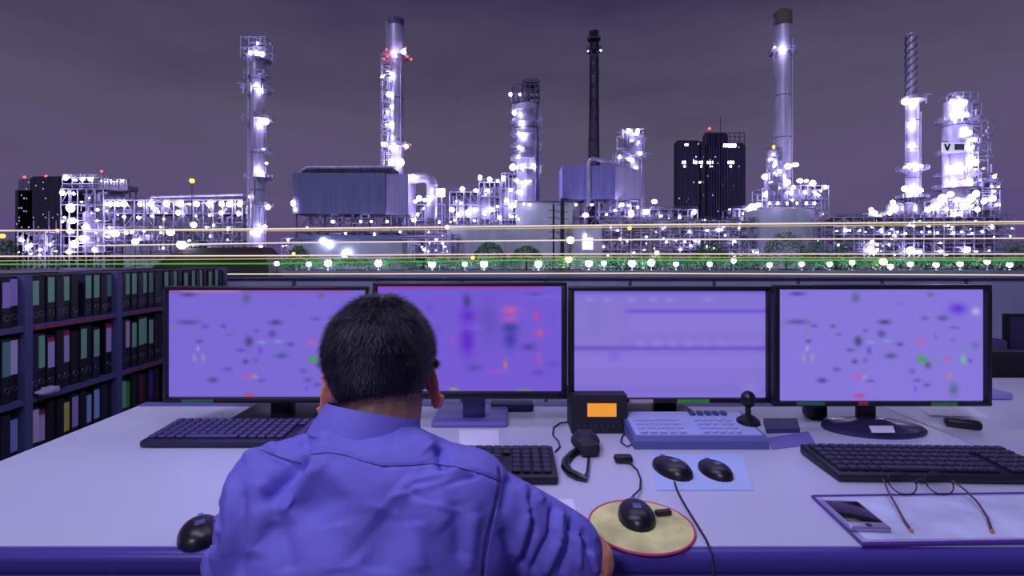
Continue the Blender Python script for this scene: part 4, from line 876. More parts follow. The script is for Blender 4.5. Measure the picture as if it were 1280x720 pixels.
# blue pad
pc = [PD(813, 570), PD(928, 570), PD(942, 614), PD(821, 614)]
o = MB().prism(pc, 'z', DZ, DZ+.003).build('mouse_pad', mat('blue_pad', (176, 194, 244), .7), loc=(pc[0][0]+.06, pc[0][1]-.05, DZ)); tag(o, 'flat light blue rectangular pad under two black mice', 'mouse pad')
x, y = PD(839, 590); 
def cablepath(pts, z=DZ+.003):
    P = [PD(a, b) for a, b in pts]; return P
def loc_path(x, y, rz, pts, z=.003):
    out_ = []
    for p in pts:
        q = PD(*p) if len(p) == 2 else p
        dx, dy = q[0]-x, q[1]-y; c, s_ = math.cos(-rz), math.sin(-rz); out_.append((c*dx-s_*dy, s_*dx+c*dy, z if len(p) == 2 else p[2]-DZ))
    return out_
rz = math.radians(18)
cab = loc_path(x, y, rz, [(843, 606), (846, 616), (852, 628), (860, 642), (868, 655), (876, 668), (883, 680)])
cab += loc_path(x, y, rz, [(X(889, .815), .812, .745), (X(891, .80), .795, .71), (X(893, .8), .795, .5)])
mouse('black mouse on the left of the blue pad, its cord running over the desk edge', x, y, rz, 1.05, z=DZ+.003, cable=[(p[0], p[1], p[2]) for p in cab])
x, y = PD(893, 592); mouse('smaller black mouse on the right of the blue pad', x, y, math.radians(10), .92, z=DZ+.003)
# round pad
x, y = PD(801, 658)
t = thing('mouse_pad', 'round yellow-green mouse pad with a pink-red rim', 'mouse pad', (x, y, DZ))
MB().lathe([(.089, 0), (.089, .003)], (x, y, DZ), 48).build('surface', mat('yellow_green_pad', (206, 202, 140), .8, 0, (14, .35)), t)
MB().tube([(x+.089*math.cos(a), y+.089*math.sin(a), DZ+.0022) for a in [i*2*PI/48 for i in range(48)]], .0022, 6, closed=True).build('rim', mat('pink_red_rim', (196, 60, 110), .6), t)
x2, y2 = PD(795, 648); rz = math.radians(-4)
cab = [(q[0], q[1], q[2]) for q in loc_path(x2, y2, rz, [(797, 628), (800, 616), (801, 604), (797, 592), (789, 584), (783, 580)], .004)]
cab[0] = (0, .045, .014)
t = mouse('black corded mouse on the round yellow-green pad', x2, y2, rz, .98, z=DZ+.003, cable=cab)
x, y = PD(779, 578); o = MB().rbox((x, y, DZ+.009), (.042, .024, .016), .006).build('cable_dongle', m_blk, loc=(x, y, DZ)); tag(o, 'small black plug at the end of the cord from the round-pad mouse', 'plug')
x, y = PD(829, 646); o = MB().rbox((x+.0, y, DZ+.008), (.03, .012, .009), .003, rz=.2).build('usb_stick', m_blk2, loc=(x, y, DZ+.003)); tag(o, 'small dark stick beside the mouse on the round pad', 'usb stick')
# dark mouse by left elbow
x, y = PD(250, 668); mouse('dark mouse at the left elbow of the man, by the desk edge', x, y, math.radians(30), 1.0)

# radio console with orange display
Y = 1.36
x0, x1 = X(714, Y), X(784, Y)
t = thing('radio_console', 'black desk console with a glowing orange display', 'console', ((x0+x1)/2, Y, DZ))
MB().prism([(Y-.006, DZ), (Y+.10, DZ), (Y+.10, DZ+.10), (Y, DZ+.10), (Y-.006, DZ+.03)], 'x', x0, x1).build('housing', m_blk2, t)
MB().bb(X(734, Y), X(770, Y), Y-.006, Y+.002, Z(520, Y), Z(504, Y)).build('display', mat('orange_display', (220, 140, 40), .4, emit=.9, emcol=(214, 138, 44)), t)
mb = MB()
for i in range(8): mb.rbox((x0+.02+i*.0155, Y-.006, DZ+.020), (.010, .006, .010), .002)
mb.build('buttons', mat('dull_buttons', (44, 38, 62), .5), t)
# hand microphone with strap
x, y = PD(733, 566)
t = thing('hand_microphone', 'black hand microphone lying on the desk with its looped strap', 'microphone', (x, y, DZ))
mb = MB().ball((x, y+.02, DZ+.022), (.035, .042, .022), 3); mb.rbox((x+.002, y-.012, DZ+.018), (.05, .05, .032), .012, rz=.15); mb.build('body', m_blk2, t)
mb = MB()
for i in range(5): mb.rbox((x, y+.005+i*.008, DZ+.0435-.001*abs(i-2)), (.036, .003, .003), .001)
mb.build('grille', mat('grille_grey', (64, 58, 92), .5), t)
pts = [(724, 566), (714, 572), (707, 580), (706, 588), (712, 595), (722, 600), (731, 603), (734, 596), (735, 586), (736, 576)]
P = [PD(*p) for p in pts]; MB().tube([(p[0], p[1], DZ+.008) for p in P], [.008, .008, .009, .009, .009, .009, .007, .003, .003, .003], 8).build('strap', m_blk, t)
pts = [(714, 528), (700, 530), (692, 536), (691, 545), (698, 553), (700, 560), (694, 566)]
P = [PD(*p) for p in pts]; o = MB().tube([(p[0], p[1], DZ+.003) for p in P], .002, 6).build('cable', m_blk2, loc=(P[3][0], P[3][1], DZ)); tag(o, 'thin dark cord curling left from the console with orange display', 'cable'); o.name = 'curly_cord'
pts = [(786, 540), (778, 546), (776, 554), (784, 560), (792, 556)]
P = [PD(*p) for p in pts]; o = MB().tube([(p[0], p[1], DZ+.003) for p in P], .0018, 6).build('thin_cord', m_blk2, loc=(P[2][0], P[2][1], DZ)); tag(o, 'thin dark cord looping between the console and the joystick panel', 'cable')

# joystick control panel
x0, y0 = PD(793, 562); x1, _ = PD(962, 562); yb = 1.40
t = thing('joystick_controller', 'light blue-grey camera control panel with keypad and black joystick', 'controller', ((x0+x1)/2, y0, DZ))
mb = MB().prism([(y0, DZ), (yb, DZ), (yb, DZ+.045), (y0+.01, DZ+.026), (y0, DZ+.02)], 'x', x0, x1); mb.build('body', mat('dusky_blue_body', (90, 94, 160), .5), t)
def zt_(y): return DZ+.026+(y-y0-.01)/(yb-y0-.01)*.019
mb = MB(); a, b = y0+.018, yb-.008
mb.add([(x, y, zt_(y)+k) for k in (.0, .003) for x, y in ((x0+.008, a), (x1-.008, a), (x1-.008, b), (x0+.008, b))], [(3, 2, 1, 0), (4, 5, 6, 7), (0, 1, 5, 4), (1, 2, 6, 5), (2, 3, 7, 6), (3, 0, 4, 7)]); mb.build('face_plate', mat('light_blue_plate', (168, 176, 236), .5), t)
m_but = mat('pale_button', (176, 176, 228), .5); m_but2 = mat('dark_button', (66, 66, 130), .5)
mb = MB(); mb2 = MB()
for r_ in range(4):
    for c_ in range(5):
        y = a+.012+r_*.022; mb.rbox((x0+.03+c_*.024, y, zt_(y)+.006), (.017, .016, .007), .002, seg=1); mb2.rbox((x0+.185+c_*.02, y, zt_(y)+.006), (.014, .014, .007), .002, seg=1)
mb.build('keypad', m_but, t); mb2.build('keypad', m_but, t)
mb = MB()
for c_ in range(5): y = b-.006; mb.rbox((x0+.185+c_*.021, y-.012, zt_(y)+.006), (.015, .02, .007), .002, seg=1)
mb.build('function_keys', m_but2, t)
jx, jy = X(933, 1.34), 1.33; z = zt_(jy)
js = MB().lathe([(.030, 0), (.028, .010), (.016, .018), (.010, .022)], (jx, jy, z), 24).build('joystick_boot', m_blk, t)
MB().cyl((jx, jy, z+.018), (jx, jy, z+.05), .007, n=12).ball((jx, jy, z+.062), (.019, .019, .022), 3).build('joystick_knob', m_blk, t)

# papers and cards
m_paper = mat('white_paper', (224, 220, 246), .8)
def sheet(name, label, cat, quad, m, h=.002, z=DZ):
    P = [PD(*q, z) if len(q) == 2 else q for q in quad]; c = (sum(p[0] for p in P)/4, sum(p[1] for p in P)/4, z)
    return tag(MB().prism(P, 'z', z, z+h).build(name, m, loc=c), label, cat)
sheet('paper_note', 'white paper note on the desk below the stand of the second monitor', 'paper', [(574, 538), (623, 538), (625, 561), (575, 561)], m_paper)
sheet('paper_note', 'white paper slip just beyond the right sleeve of the man', 'paper', [(692, 626), (716, 625), (724, 652), (700, 655)], m_paper)
sheet('leaflet', 'violet leaflet lying right of the joystick panel', 'paper', [(960, 548), (1010, 540), (1020, 556), (965, 562)], mat('violet_leaflet', (120, 108, 190), .6))
o = sheet('notebook', 'dark notebook lying behind the violet leaflet', 'notebook', [(954, 528), (996, 528), (1000, 541), (958, 542)], mat('dark_cover', (60, 58, 110), .5), .012)
sheet('document', 'pale document lying on the oval base side, under the rightmost monitor', 'paper', [(1108, 516), (1150, 516), (1160, 524), (1116, 524)], m_paper) if False else None
sheet('paper_note', 'small white note lying over the oval base of the rightmost monitor', 'paper', [(1086, 533), (1116, 533), (1119, 541), (1090, 541)], m_paper, .002, DZ+.0185)
x, y = PD(1018, 522); o = MB().rbox((x, y, DZ+.03), (.055, .05, .06), .012).build('desk_speaker', m_blk, loc=(x, y, DZ)); tag(o, 'small black desk speaker under the left corner of the rightmost monitor', 'speaker')
x, y = PD(640, 522); o = MB().rbox((x, y+.08, DZ+.012), (.13, .05, .022), .005).build('card_reader', mat('slate_box', (62, 60, 100), .5), loc=(x, y+.08, DZ)); tag(o, 'low slate-grey box behind the stand of the second monitor', 'device')

# tray with map, phone, glasses
q = [(1016, 624), (1300, 620), (1330, 680), (1078, 684)]
P = [PD(*a) for a in q]; cx, cy = PD(1170, 655)
t = thing('document_folder', 'clear-covered folder with a blue-white printed sheet and violet edging', 'folder', (cx, cy, DZ))
MB().prism(P, 'z', DZ, DZ+.006).build('backing', mat('lilac_backing', (176, 160, 210), .5), t)
P2 = [(cx+(p[0]-cx)*.93, cy+(p[1]-cy)*.88) for p in P]
mb = MB().prism(P2, 'z', DZ+.006, DZ+.0075)
mp_ = mat('printed_sheet', (194, 200, 240), .5, 0, (13, .2)); mb.build('printed_sheet', mp_, t)
MB().tube([(p[0], p[1], DZ+.0045) for p in P], .0038, 8, closed=True).build('edging', mat('violet_edging', (84, 56, 150), .4), t)
q = [(1031, 627), (1079, 626), (1106, 657), (1056, 661)]
P = [PD(*a, DZ+.015) for a in q]; c = (sum(p[0] for p in P)/4, sum(p[1] for p in P)/4)
ang = math.atan2(P[0][1]-P[3][1], P[0][0]-P[3][0])-PI/2
t = local('smartphone', 'silver-edged smartphone with a dark screen on the left of the folder', 'phone', (c[0], c[1], DZ+.0078), ang+.18)
wd = (Vector(P[1])-Vector(P[0])).length; hd = (Vector(P[0])-Vector(P[3])).length
wd, hd = wd*.92, min(hd, .135)
MB().rbox((0, 0, .0045), (wd, hd, .009), .004, seg=3).build('case', mat('silver_case', (170, 166, 205), .3, .6), t)
MB().rbox((0, .004, .0092), (wd*.86, hd*.74, .0012), .0005).build('screen', mat('dark_glass', (12, 10, 20), .15), t)
MB().cyl((0, -hd*.43, .009), (0, -hd*.43, .0096), .005, n=16).build('home_button', m_bez, t)
# reading glasses lying with temples towards the viewer
t = thing('eyeglasses', 'folded-open eyeglasses lying on the printed folder', 'glasses', (*PD(1170, 640), DZ))
zf = DZ+.0085
mr = mat('thin_metal_frame', (60, 44, 76), .35, .6); mbz = mat('brown_temple', (92, 60, 70), .4)
def lens(px): 
    x, y = PD(px, 621); return [(x+.026*math.cos(a), y+.012*math.sin(a), zf+.018+.017*math.sin(a)) for a in [i*2*PI/24 for i in range(24)]]
MB().tube(lens(1128), .0013, 6, closed=True).build('rim', mr, t); MB().tube(lens(1174), .0013, 6, closed=True).build('rim', mr, t)
mg = bpy.data.materials.new('lens_glass'); mg.use_nodes = True; bb_ = mg.node_tree.nodes['Principled BSDF']; bb_.inputs['Transmission Weight'].default_value = 1; bb_.inputs['Roughness'].default_value = .02; bb_.inputs['IOR'].default_value = 1.1
for px in (1128, 1174): l = lens(px); MB().add(l, [tuple(range(24))]).build('lens', mg, t)
a = PD(1144, 621); b = PD(1158, 621); MB().tube([(a[0], a[1], zf+.022), ((a[0]+b[0])/2, a[1], zf+.028), (b[0], b[1], zf+.022)], .0012, 6).build('bridge', mr, t)
for pts in ([(1104, 617), (1110, 630), (1120, 645), (1130, 660), (1139, 671)], [(1190, 618), (1206, 628), (1222, 641), (1234, 656), (1240, 672)]):
    P = [PD(*p) for p in pts]; hz = [.018, .015, .010, .004, .0]
    MB().tube([(p[0], p[1], zf+.001+h) for p, h in zip(P, hz)], [.0016, .0018, .0018, .002, .0026], 6).build('temple', mbz, t)
    MB().ball((P[-1][0], P[-1][1], zf+.002), .0035, 2).build('ear_tip', mat('orange_tip', (190, 110, 90), .4), t)

# ---------------------------------------------------------------- beyond the desk on the right
Y = 1.75
t = thing('document_tray', 'white tray on dark feet behind the rightmost monitor', 'tray', (X(1200, Y), Y, DZ-.006))
zb = DZ-.006
mb = MB().rbox((X(1180, Y), Y+.05, zb+.012), (.36, .22, .022), .006); mb.build('tray', mat('lavender_tray', (150, 142, 210), .5), t)
for px in (1221, 1241): MB().rbox((X(px, 1.62), 1.72, zb+.05), (.03, .03, .075), .005).build('foot', m_blk, t)
o = tag(MB().prism([(1.24, 1.52), (1.4, 1.50), (1.43, 1.60), (1.28, 1.62)], 'z', zb, zb+.004).build('paper_sheet', m_paper, loc=(1.33, 1.56, zb)), 'loose white paper on the neighbouring desk beside the tray', 'paper')
o = tag(MB().rbox((1.25, 1.42, zb+.012), (.08, .035, .022), .008, rz=-.5).build('stapler', m_blk, loc=(1.25, 1.42, zb)), 'small black stapler-like thing on the neighbouring desk edge', 'stapler')
# far monitor at the right edge
Y = 2.80
t = thing('computer_monitor', 'dark switched-off monitor on a shelf, cut by the right frame edge', 'monitor', (X(1290, Y), Y+.15, .69))
MB().rbox((X(1290, Y), Y+.04, (Z(393, Y)+Z(452, Y))/2), (.22, .04, Z(393, Y)-Z(452, Y)), .006).build('housing', m_blk, t)
MB().rbox((X(1290, Y), Y+.02, (Z(393, Y)+Z(452, Y))/2), (.2, .006, Z(397, Y)-Z(448, Y)), .002).build('screen', mat('dim_screen', (46, 40, 80), .2), t)
t = thing('shelf_unit', 'pale lavender shelf unit behind the neighbouring desk at the right edge', 'shelf', (X(1290, 2.8), 2.95, 0))
Yb = 2.74
MB().bb(X(1244, Yb), X(1400, Yb), Yb, Yb+.4, Z(462, Yb), Z(454, Yb)).build('top', mat('lavender_laminate', (140, 134, 196), .5), t)
MB().bb(X(1244, Yb), X(1400, Yb), Yb+.02, Yb+.4, 0, Z(462, Yb)).build('body', mat('violet_laminate', (96, 88, 160), .6), t)
o = tag(MB().rbox((X(1249, 2.8), 2.86, Z(439.5, 2.8)), (.10, .12, Z(425, 2.8)-Z(454, 2.8)), .01).build('storage_box', mat('dusky_box', (64, 60, 110), .7), loc=(X(1249, 2.8), 2.86, Z(454, 2.74))), 'dusky violet box left of the switched-off monitor', 'box')
# office chair
Y = 1.95
t = thing('office_chair', 'black office chair with a curved back at the right edge', 'chair', (X(1290, Y)+.05, Y+.45, 0))
cxx = X(1290, Y)+.08; cyy = 2.13
bm = MB(); nn = 14
prof = [(-.22, .60), (-.235, .75), (-.22, .92), (-.15, .98), (.15, .98), (.22, .92), (.235, .75), (.22, .60), (.12, .56), (-.12, .56)]
bm.prism([(cxx+a, b-.16) for a, b in prof], 'y', cyy, cyy+.06); bm.build('backrest', m_blk2, t)
MB().rbox((cxx, cyy-.03+.0+.28, .45), (.46, .44, .07), .03).build('seat', m_blk2, t)
MB().cyl((cxx, cyy+.25, .08), (cxx, cyy+.25, .42), .025, n=12).build('column', m_blk, t)
for k in range(5):
    a = k*2*PI/5; e = (cxx+.27*math.cos(a), cyy+.25+.27*math.sin(a), .06); MB().beam((cxx, cyy+.25, .09), e, .04, .03).ball((e[0], e[1], .028), .028, 2).build('leg', m_blk, t)
# ---------------------------------------------------------------- the man
def remesh(mb, vox, it, name='tmp'):
    me = bpy.data.meshes.new(name); me.from_pydata(mb.v, [], mb.f)
    bm = bmesh.new(); bm.from_mesh(me); bmesh.ops.recalc_face_normals(bm, faces=bm.faces); bm.to_mesh(me); bm.free()
    o = bpy.data.objects.new(name, me); C.objects.link(o)
    r = o.modifiers.new('r', 'REMESH'); r.mode = 'VOXEL'; r.voxel_size = vox
    s = o.modifiers.new('s', 'SMOOTH'); s.factor = .5; s.iterations = it
    dg = bpy.context.evaluated_depsgraph_get(); ev = o.evaluated_get(dg); m2 = bpy.data.meshes.new_from_object(ev)
    bpy.data.objects.remove(o); return m2
def arr(me):
    n = len(me.vertices); a = np.empty(n*3, np.float32); me.vertices.foreach_get('co', a); b = np.empty(n*3, np.float32); me.vertices.foreach_get('normal', b)
    return a.reshape(-1, 3).astype(float), b.reshape(-1, 3).astype(float)
def put(me, a): me.vertices.foreach_set('co', a.astype(np.float32).ravel()); me.update()
def link(me, name, m, parent):
    if not me.materials: me.materials.append(m)
    else: me.materials[0] = m
    me.name = name
    me.polygons.foreach_set('use_smooth', [True]*len(me.polygons))
    o = bpy.data.objects.new(name, me); C.objects.link(o)
    o3 = wl(parent) if parent else Vector((0, 0, 0)); me.transform(Matrix.Translation(-o3)); o.parent = parent; WL[o.name] = o3.copy(); return o

PX = -.2
HC = Vector((-.206, .80, 1.062)); ROLL = math.radians(4); TILT = math.radians(-16)
HM = Matrix.Rotation(math.radians(11), 3, 'Z') @ Matrix.Rotation(-ROLL, 3, 'Y') @ Matrix.Rotation(TILT, 3, 'X')
def H(x, y, z): return tuple(HC + HM @ Vector((x, y, z)))
man = thing('person', 'man in a violet-blue shirt seated with his back to us, facing the monitors', 'person', (PX, .6, 0))
# body: head, neck, torso, arms, hands, legs in one skin
b = MB()
b.ball(HC, (.0795, .094, .090), 3, HM)
b.ball(H(0, -.03, -.02), (.072, .062, .070), 3, HM)             # occiput
b.ball(H(0, .035, -.055), (.062, .062, .070), 3, HM)            # face
b.ball(H(0, .045, -.105), (.046, .045, .035), 3, HM)            # jaw
b.ball(H(0, .085, -.125), (.02, .015, .016), 2, HM)             # chin
b.capsule(H(0, .092, -.02), H(0, .108, -.055), .007, .012)      # nose
b.ball(H(0, .092, -.087), (.022, .01, .008), 2, HM)
for s in (-1, 1):
    b.ball(H(s*.028, .088, -.008), (.02, .01, .007), 2, HM); b.ball(H(s*.036, .075, -.05), (.02, .02, .02), 2, HM)
# neck
b.capsule(H(.004, -.015, -.06), (PX+.004, .74, .93), .058, .059, 3)
b.capsule((PX+.004, .75, .93), (PX, .745, .90), .055, .065, 3)
# torso
b.ball((PX, .70, .86), (.15, .085, .12), 3); b.ball((PX, .62, .68), (.14, .085, .18), 3); b.ball((PX, .50, .50), (.155, .11, .11), 3)
SL, SR = Vector((-.335, .69, .895)), Vector((-.055, .69, .885))
b.capsule(SL+Vector((.012, 0, -.012)), (PX, .74, .90), .032, .038); b.capsule(SR+Vector((-.012, 0, -.012)), (PX, .74, .90), .032, .038)
EL, ER = Vector((-.385, .735, .785)), Vector((.108, .742, .778))
WLf, WR = Vector((-.30, .95, .793)), Vector((-.03, .955, .795))
for S_, E_, W_ in ((SL, EL, WLf), (SR, ER, WR)):
    b.capsule(S_, E_, .046, .041); b.capsule(E_, E_.lerp(W_, .35), .041, .040); b.capsule(E_.lerp(W_, .35), W_, .040, .026)
# hands: palm plus five bent fingers each
def hand(b, W_, dr, s):
    dr = Vector(dr).normalized(); side = Vector((dr.y, -dr.x, 0))*s; up = Vector((0, 0, 1))     # side points to the thumb
    Mx = Matrix((side, dr, up)).transposed()
    pc = W_+dr*.045+up*(-.004); b.ball(pc, (.040, .052, .016), 3, Mx)
    for k, (off, L) in enumerate(((.030, .068), (.010, .076), (-.010, .071), (-.029, .055))):
        p0 = W_+dr*.078+side*off; p1 = p0+dr*L*.45+up*.006+side*off*.12; p2 = p1+dr*L*.32-up*.010; p3 = p2+dr*L*.2-up*.013
        b.capsule(p0, p1, .0092, .0088); b.capsule(p1, p2, .0088, .008); b.capsule(p2, p3, .008, .0068)
    q0 = W_+dr*.022+side*.030; q1 = q0+dr*.032+side*.024-up*.002; q2 = q1+dr*.028+side*.004-up*.006
    b.capsule(q0, q1, .0125, .010); b.capsule(q1, q2, .010, .008)
hand(b, WLf, (.42, .9, 0), 1); hand(b, WR, (-.42, .9, 0), -1)
# legs
for s in (-1, 1):
    hp = Vector((PX+s*.09, .50, .50)); kn = Vector((PX+s*.12, .93, .50)); an = Vector((PX+s*.12, .90, .10))
    b.capsule(hp, kn, .075, .052); b.capsule(kn, an, .05, .035); b.capsule(an, an+Vector((0, .12, -.05)), .032, .03)
# ears
for s, c in ((1, Vector((-.1235, .797, 1.020))), (-1, Vector((-.2865, .803, 1.002)))):
    az = s*math.radians(46)
    E_ = Matrix.Rotation(-ROLL, 3, 'Y') @ Matrix.Rotation(az, 3, 'Z') @ Matrix.Rotation(math.radians(-8), 3, 'X')
    b.ball(c, (.0045, .016, .030), 3, E_)
    rim = []
    for i in range(15):
        a = math.radians(-150+i*20); k = 1 if math.sin(a) > -.2 else .78
        rim.append(c + E_ @ Vector((s*.004, -.002+.0175*math.cos(a)*k, .033*math.sin(a)+(0 if k == 1 else -.001))))
    b.tube(rim, .0048, 8); b.ball(c+E_ @ Vector((0, .0, -.029)), (.006, .010, .010), 2, E_)
    b.capsule(c+Vector((-s*.014, .006, .002)), c, .011, .006)
me = remesh(b, .0030, 5)
m_skin = bpy.data.materials.new('skin'); m_skin.use_nodes = True
t_ = m_skin.node_tree; bs = t_.nodes['Principled BSDF']; bs.inputs['Roughness'].default_value = .5; bs.inputs['Subsurface Weight'].default_value = .12; bs.inputs['Subsurface Radius'].default_value = (.012, .005, .003); bs.inputs['Subsurface Scale'].default_value = 1
at = t_.nodes.new('ShaderNodeAttribute'); at.attribute_name = 'tone'; t_.links.new(at.outputs['Color'], bs.inputs['Base Color'])
co, no = arr(me)
# hair mask in head space
HI = np.array(HM.inverted()); hc = np.array(HC); hl = (co-hc) @ HI.T
def hairmask(h):
    """1 on the scalp, fading at nape and temples"""
    x, y, z = h[:, 0], h[:, 1], h[:, 2]
    low = np.where(y < -.02, -.066-.0*y, np.where(y < .035, -.066+(y+.02)*1.2, .0+(y-.035)*1.6))   # hairline height by depth
    low = np.maximum(low, np.where(np.abs(x) > .058, np.where((y > -.035), -.028, -.075), -.5))
    return np.clip((z-low)/.020, 0, 1)*(y < .085)*((np.abs(x) < .094))
hm = hairmask(hl)
rs = np.random.RandomState(1)
skin = np.array(lin((206, 152, 134))); stub = np.array(lin((40, 30, 38)))
sh = np.clip((hl[:, 2]+.105)/.035, 0, 1)*(hl[:, 1] < .0)*(np.abs(hl[:, 0]) < .07)
kk = np.maximum(hm, sh*.65*(.8+.4*rs.rand(len(sh))))[:, None]; kk = np.clip(kk, 0, 1)
earm = ((np.abs(hl[:, 0]) > .0785) & (hl[:, 2] < .01)); base = np.where(earm[:, None], np.array(lin((240, 160, 122))), skin)
tone = base*(1-kk)+stub*kk
ca = me.color_attributes.new('tone', 'FLOAT_COLOR', 'POINT'); ca.data.foreach_set('color', np.concatenate([tone, np.ones((len(tone), 1))], 1).astype(np.float32).ravel())
# hair: a cap following the scalp and short strands rooted in it
capf = [tuple(p.vertices) for p in me.polygons if min(hm[i] for i in p.vertices) > .25]
used = sorted({i for f in capf for i in f}); ix = {v: k for k, v in enumerate(used)}
hmu = hm[used]; thick = np.clip((hl[used][:, 2]+.075)/.09, .05, 1)*.0065*hmu
crown = .0025*np.sin(hl[used][:, 0]*140+1)*np.cos(hl[used][:, 1]*120)*np.clip(hl[used][:, 2]/.05, 0, 1)
capv = co[used]+no[used]*(thick+crown*hmu+.0006)[:, None]
hb = MB(); hb.add([tuple(v) for v in capv], [tuple(ix[i] for i in f) for f in capf])
cand = np.array(used)[hmu > .3]; pick = rs.choice(cand, 26000)
pos = {v: k for k, v in enumerate(used)}
vv = []; ff = []
crownp = hc+np.array(HM @ Vector((.012, -.035, .085)))
for i in pick:
    k = pos[i]; n = no[i]; p = capv[k]-n*.002+rs.randn(3)*.0007
    out_ = p-crownp; out_ /= (np.linalg.norm(out_)+1e-6); d = out_*.8+np.array([0, 0, -.7])+rs.randn(3)*.33
    d -= n*(d@n); d /= (np.linalg.norm(d)+1e-6)
    l = (.006+.011*np.clip((hl[i, 2]+.06)/.09, 0, 1))*rs.uniform(.7, 1.25)
    sd_ = np.cross(d, n); sd_ /= (np.linalg.norm(sd_)+1e-6); wd = .00042
    a = p; lf = rs.uniform(.3, 1.0); m_ = p+d*l*.5+n*l*.32*lf; e = p+d*l+n*l*.55*lf
    o_ = len(vv); vv += [tuple(a-sd_*wd), tuple(a+sd_*wd), tuple(m_-sd_*wd*.8), tuple(m_+sd_*wd*.8), tuple(e)]; ff += [(o_, o_+1, o_+3, o_+2), (o_+2, o_+3, o_+4)]
hb.add(vv, ff)
link(me, 'body', m_skin, man)
m_hair = mat('black_hair', (22, 16, 44), .5)
hb2 = bpy.data.meshes.new('hair'); hb2.from_pydata(hb.v, [], hb.f); link(hb2, 'hair', m_hair, man)

# shirt
PXL = lambda p: (640+p[:, 0]/p[:, 1]*F, 320+(EYE-p[:, 2])/p[:, 1]*F)
s = MB()
s.ball((PX+.005, .70, .865), (.168, .112, .125), 3); s.ball((PX, .635, .72), (.176, .118, .22), 3); s.ball((PX, .55, .52), (.175, .135, .11), 3)
s.ball((-.29, .675, .86), (.10, .088, .105), 3); s.ball((-.10, .675, .85), (.105, .088, .11), 3)
s.capsule((-.325, .69, .905), (PX-.03, .725, .93), .057, .060, 3); s.capsule((-.058, .69, .900), (PX+.02, .72, .915), .058, .060, 3); s.ball((PX-.01, .69, .925), (.09, .06, .05), 3)
s.lathe([(.100, 0), (.084, .02), (.074, .040), (.069, .056)], (PX-.010, .740, .905), 40)
s.capsule(SL+Vector((.006, 0, -.0)), EL+Vector((.006, 0, 0)), .057, .052, 3)
s.capsule(SR, SR.lerp(ER, .80), .060, .055, 3)
s.capsule(EL, EL.lerp(WLf, .25), .056, .05)
ms = remesh(s, .0030, 14)
co, no = arr(ms)
px, py = PXL(co)
def seg(px, py, a, b):
    ax, ay = a; bx, by = b; dx, dy = bx-ax, by-ay; t = np.clip(((px-ax)*dx+(py-ay)*dy)/(dx*dx+dy*dy), 0, 1)
    return np.hypot(px-(ax+t*dx), py-(ay+t*dy)), t
back = np.clip(-no[:, 1]*2+.6, 0, 1)
# folds in the cloth: start, end, half width, height (mm)
FOLDS = [((388, 574), (328, 628), 10, -10), ((404, 566), (356, 650), 14, 9), ((330, 600), (318, 700), 16, 6), ((352, 650), (360, 716), 14, -4), ((390, 560), (378, 548), 9, -4), ((345, 548), (300, 566), 14, 6), ((322, 562), (376, 582), 5, -3),
         ((402, 574), (480, 650), 22, 8), ((372, 622), (450, 700), 24, -5), ((480, 640), (470, 716), 26, -5), ((500, 600), (560, 660), 20, 5), ((548, 560), (556, 588), 8, -9), ((535, 556), (600, 640), 18, 3), ((430, 520), (400, 556), 16, 5), ((520, 536), (538, 566), 12, 5), ((440, 540), (500, 548), 12, -2.5),
         ((488, 622), (560, 606), 4, 2), ((505, 612), (545, 632), 3.5, -2), ((515, 602), (585, 588), 4, 2), ((540, 612), (598, 596), 3.5, -2), ((530, 628), (575, 640), 4, 1.8), ((568, 625), (578, 700), 11, -4), ((594, 640), (584, 716), 9, 3.5),
         ((290, 600), (283, 700), 8, 4), ((304, 610), (300, 716), 7, -3), ((420, 650), (430, 716), 22, 3), ((520, 650), (524, 716), 14, 3),
         # sleeve
         ((636, 596), (630, 640), 6, -3), ((630, 660), (650, 716), 9, -3), ((652, 604), (662, 640), 7, 3.5), ((662, 640), (644, 700), 7, 4), ((668, 614), (678, 628), 4, 4), ((660, 618), (668, 660), 4, -4), ((668, 660), (650, 716), 5, -5),
         ((690, 634), (688, 670), 3.6, -5), ((688, 670), (664, 716), 5, -5), ((700, 640), (700, 676), 5, 4), ((700, 676), (680, 716), 6, 4), ((714, 650), (712, 690), 3.4, -4.5), ((712, 690), (700, 718), 5, -4), ((724, 662), (724, 712), 4.5, 3.5),
         ((716, 640), (748, 676), 3.6, 3), ((712, 652), (742, 690), 3, -4), ((728, 664), (744, 716), 3, -3.5), ((740, 690), (746, 716), 4, 3),
         ((268, 630), (262, 690), 5, -5), ((262, 640), (276, 668), 4, 4)]
d = np.zeros(len(co))
for a, b_, w_, am in FOLDS:
    dist, t = seg(px, py, a, b_); taper = np.clip(np.minimum(t, 1-t)*6+.35, 0, 1); d += am*.0016*np.exp(-(dist/w_)**2)*taper
d *= back
d = np.clip(d, -.013, .016)
d += .0012*np.sin(co[:, 0]*31+co[:, 2]*17)*np.sin(co[:, 2]*41-co[:, 0]*9)
YOKE = [(326, 562), (350, 572), (378, 580)], [(388, 568), (410, 566), (430, 569), (455, 577), (478, 583), (510, 582), (540, 580), (570, 584), (600, 592), (626, 602)]
ARMH = [(624, 586), (626, 602), (620, 630), (612, 665), (606, 700), (604, 722)]
ARML = [(286, 574), (278, 600), (274, 650), (273, 700)]
for pl, w_, am in ((YOKE[0], 1.7, -.0022), (YOKE[1], 1.7, -.0026), (ARMH, 1.8, -.003)):
    dm = np.full(len(co), 1e9)
    for a, b_ in zip(pl, pl[1:]): dm = np.minimum(dm, seg(px, py, a, b_)[0])
    d += am*np.exp(-(dm/w_)**2)*back
# sleeve cloth drapes outward a touch at the shoulder seam
co += no*d[:, None]
put(ms, co)
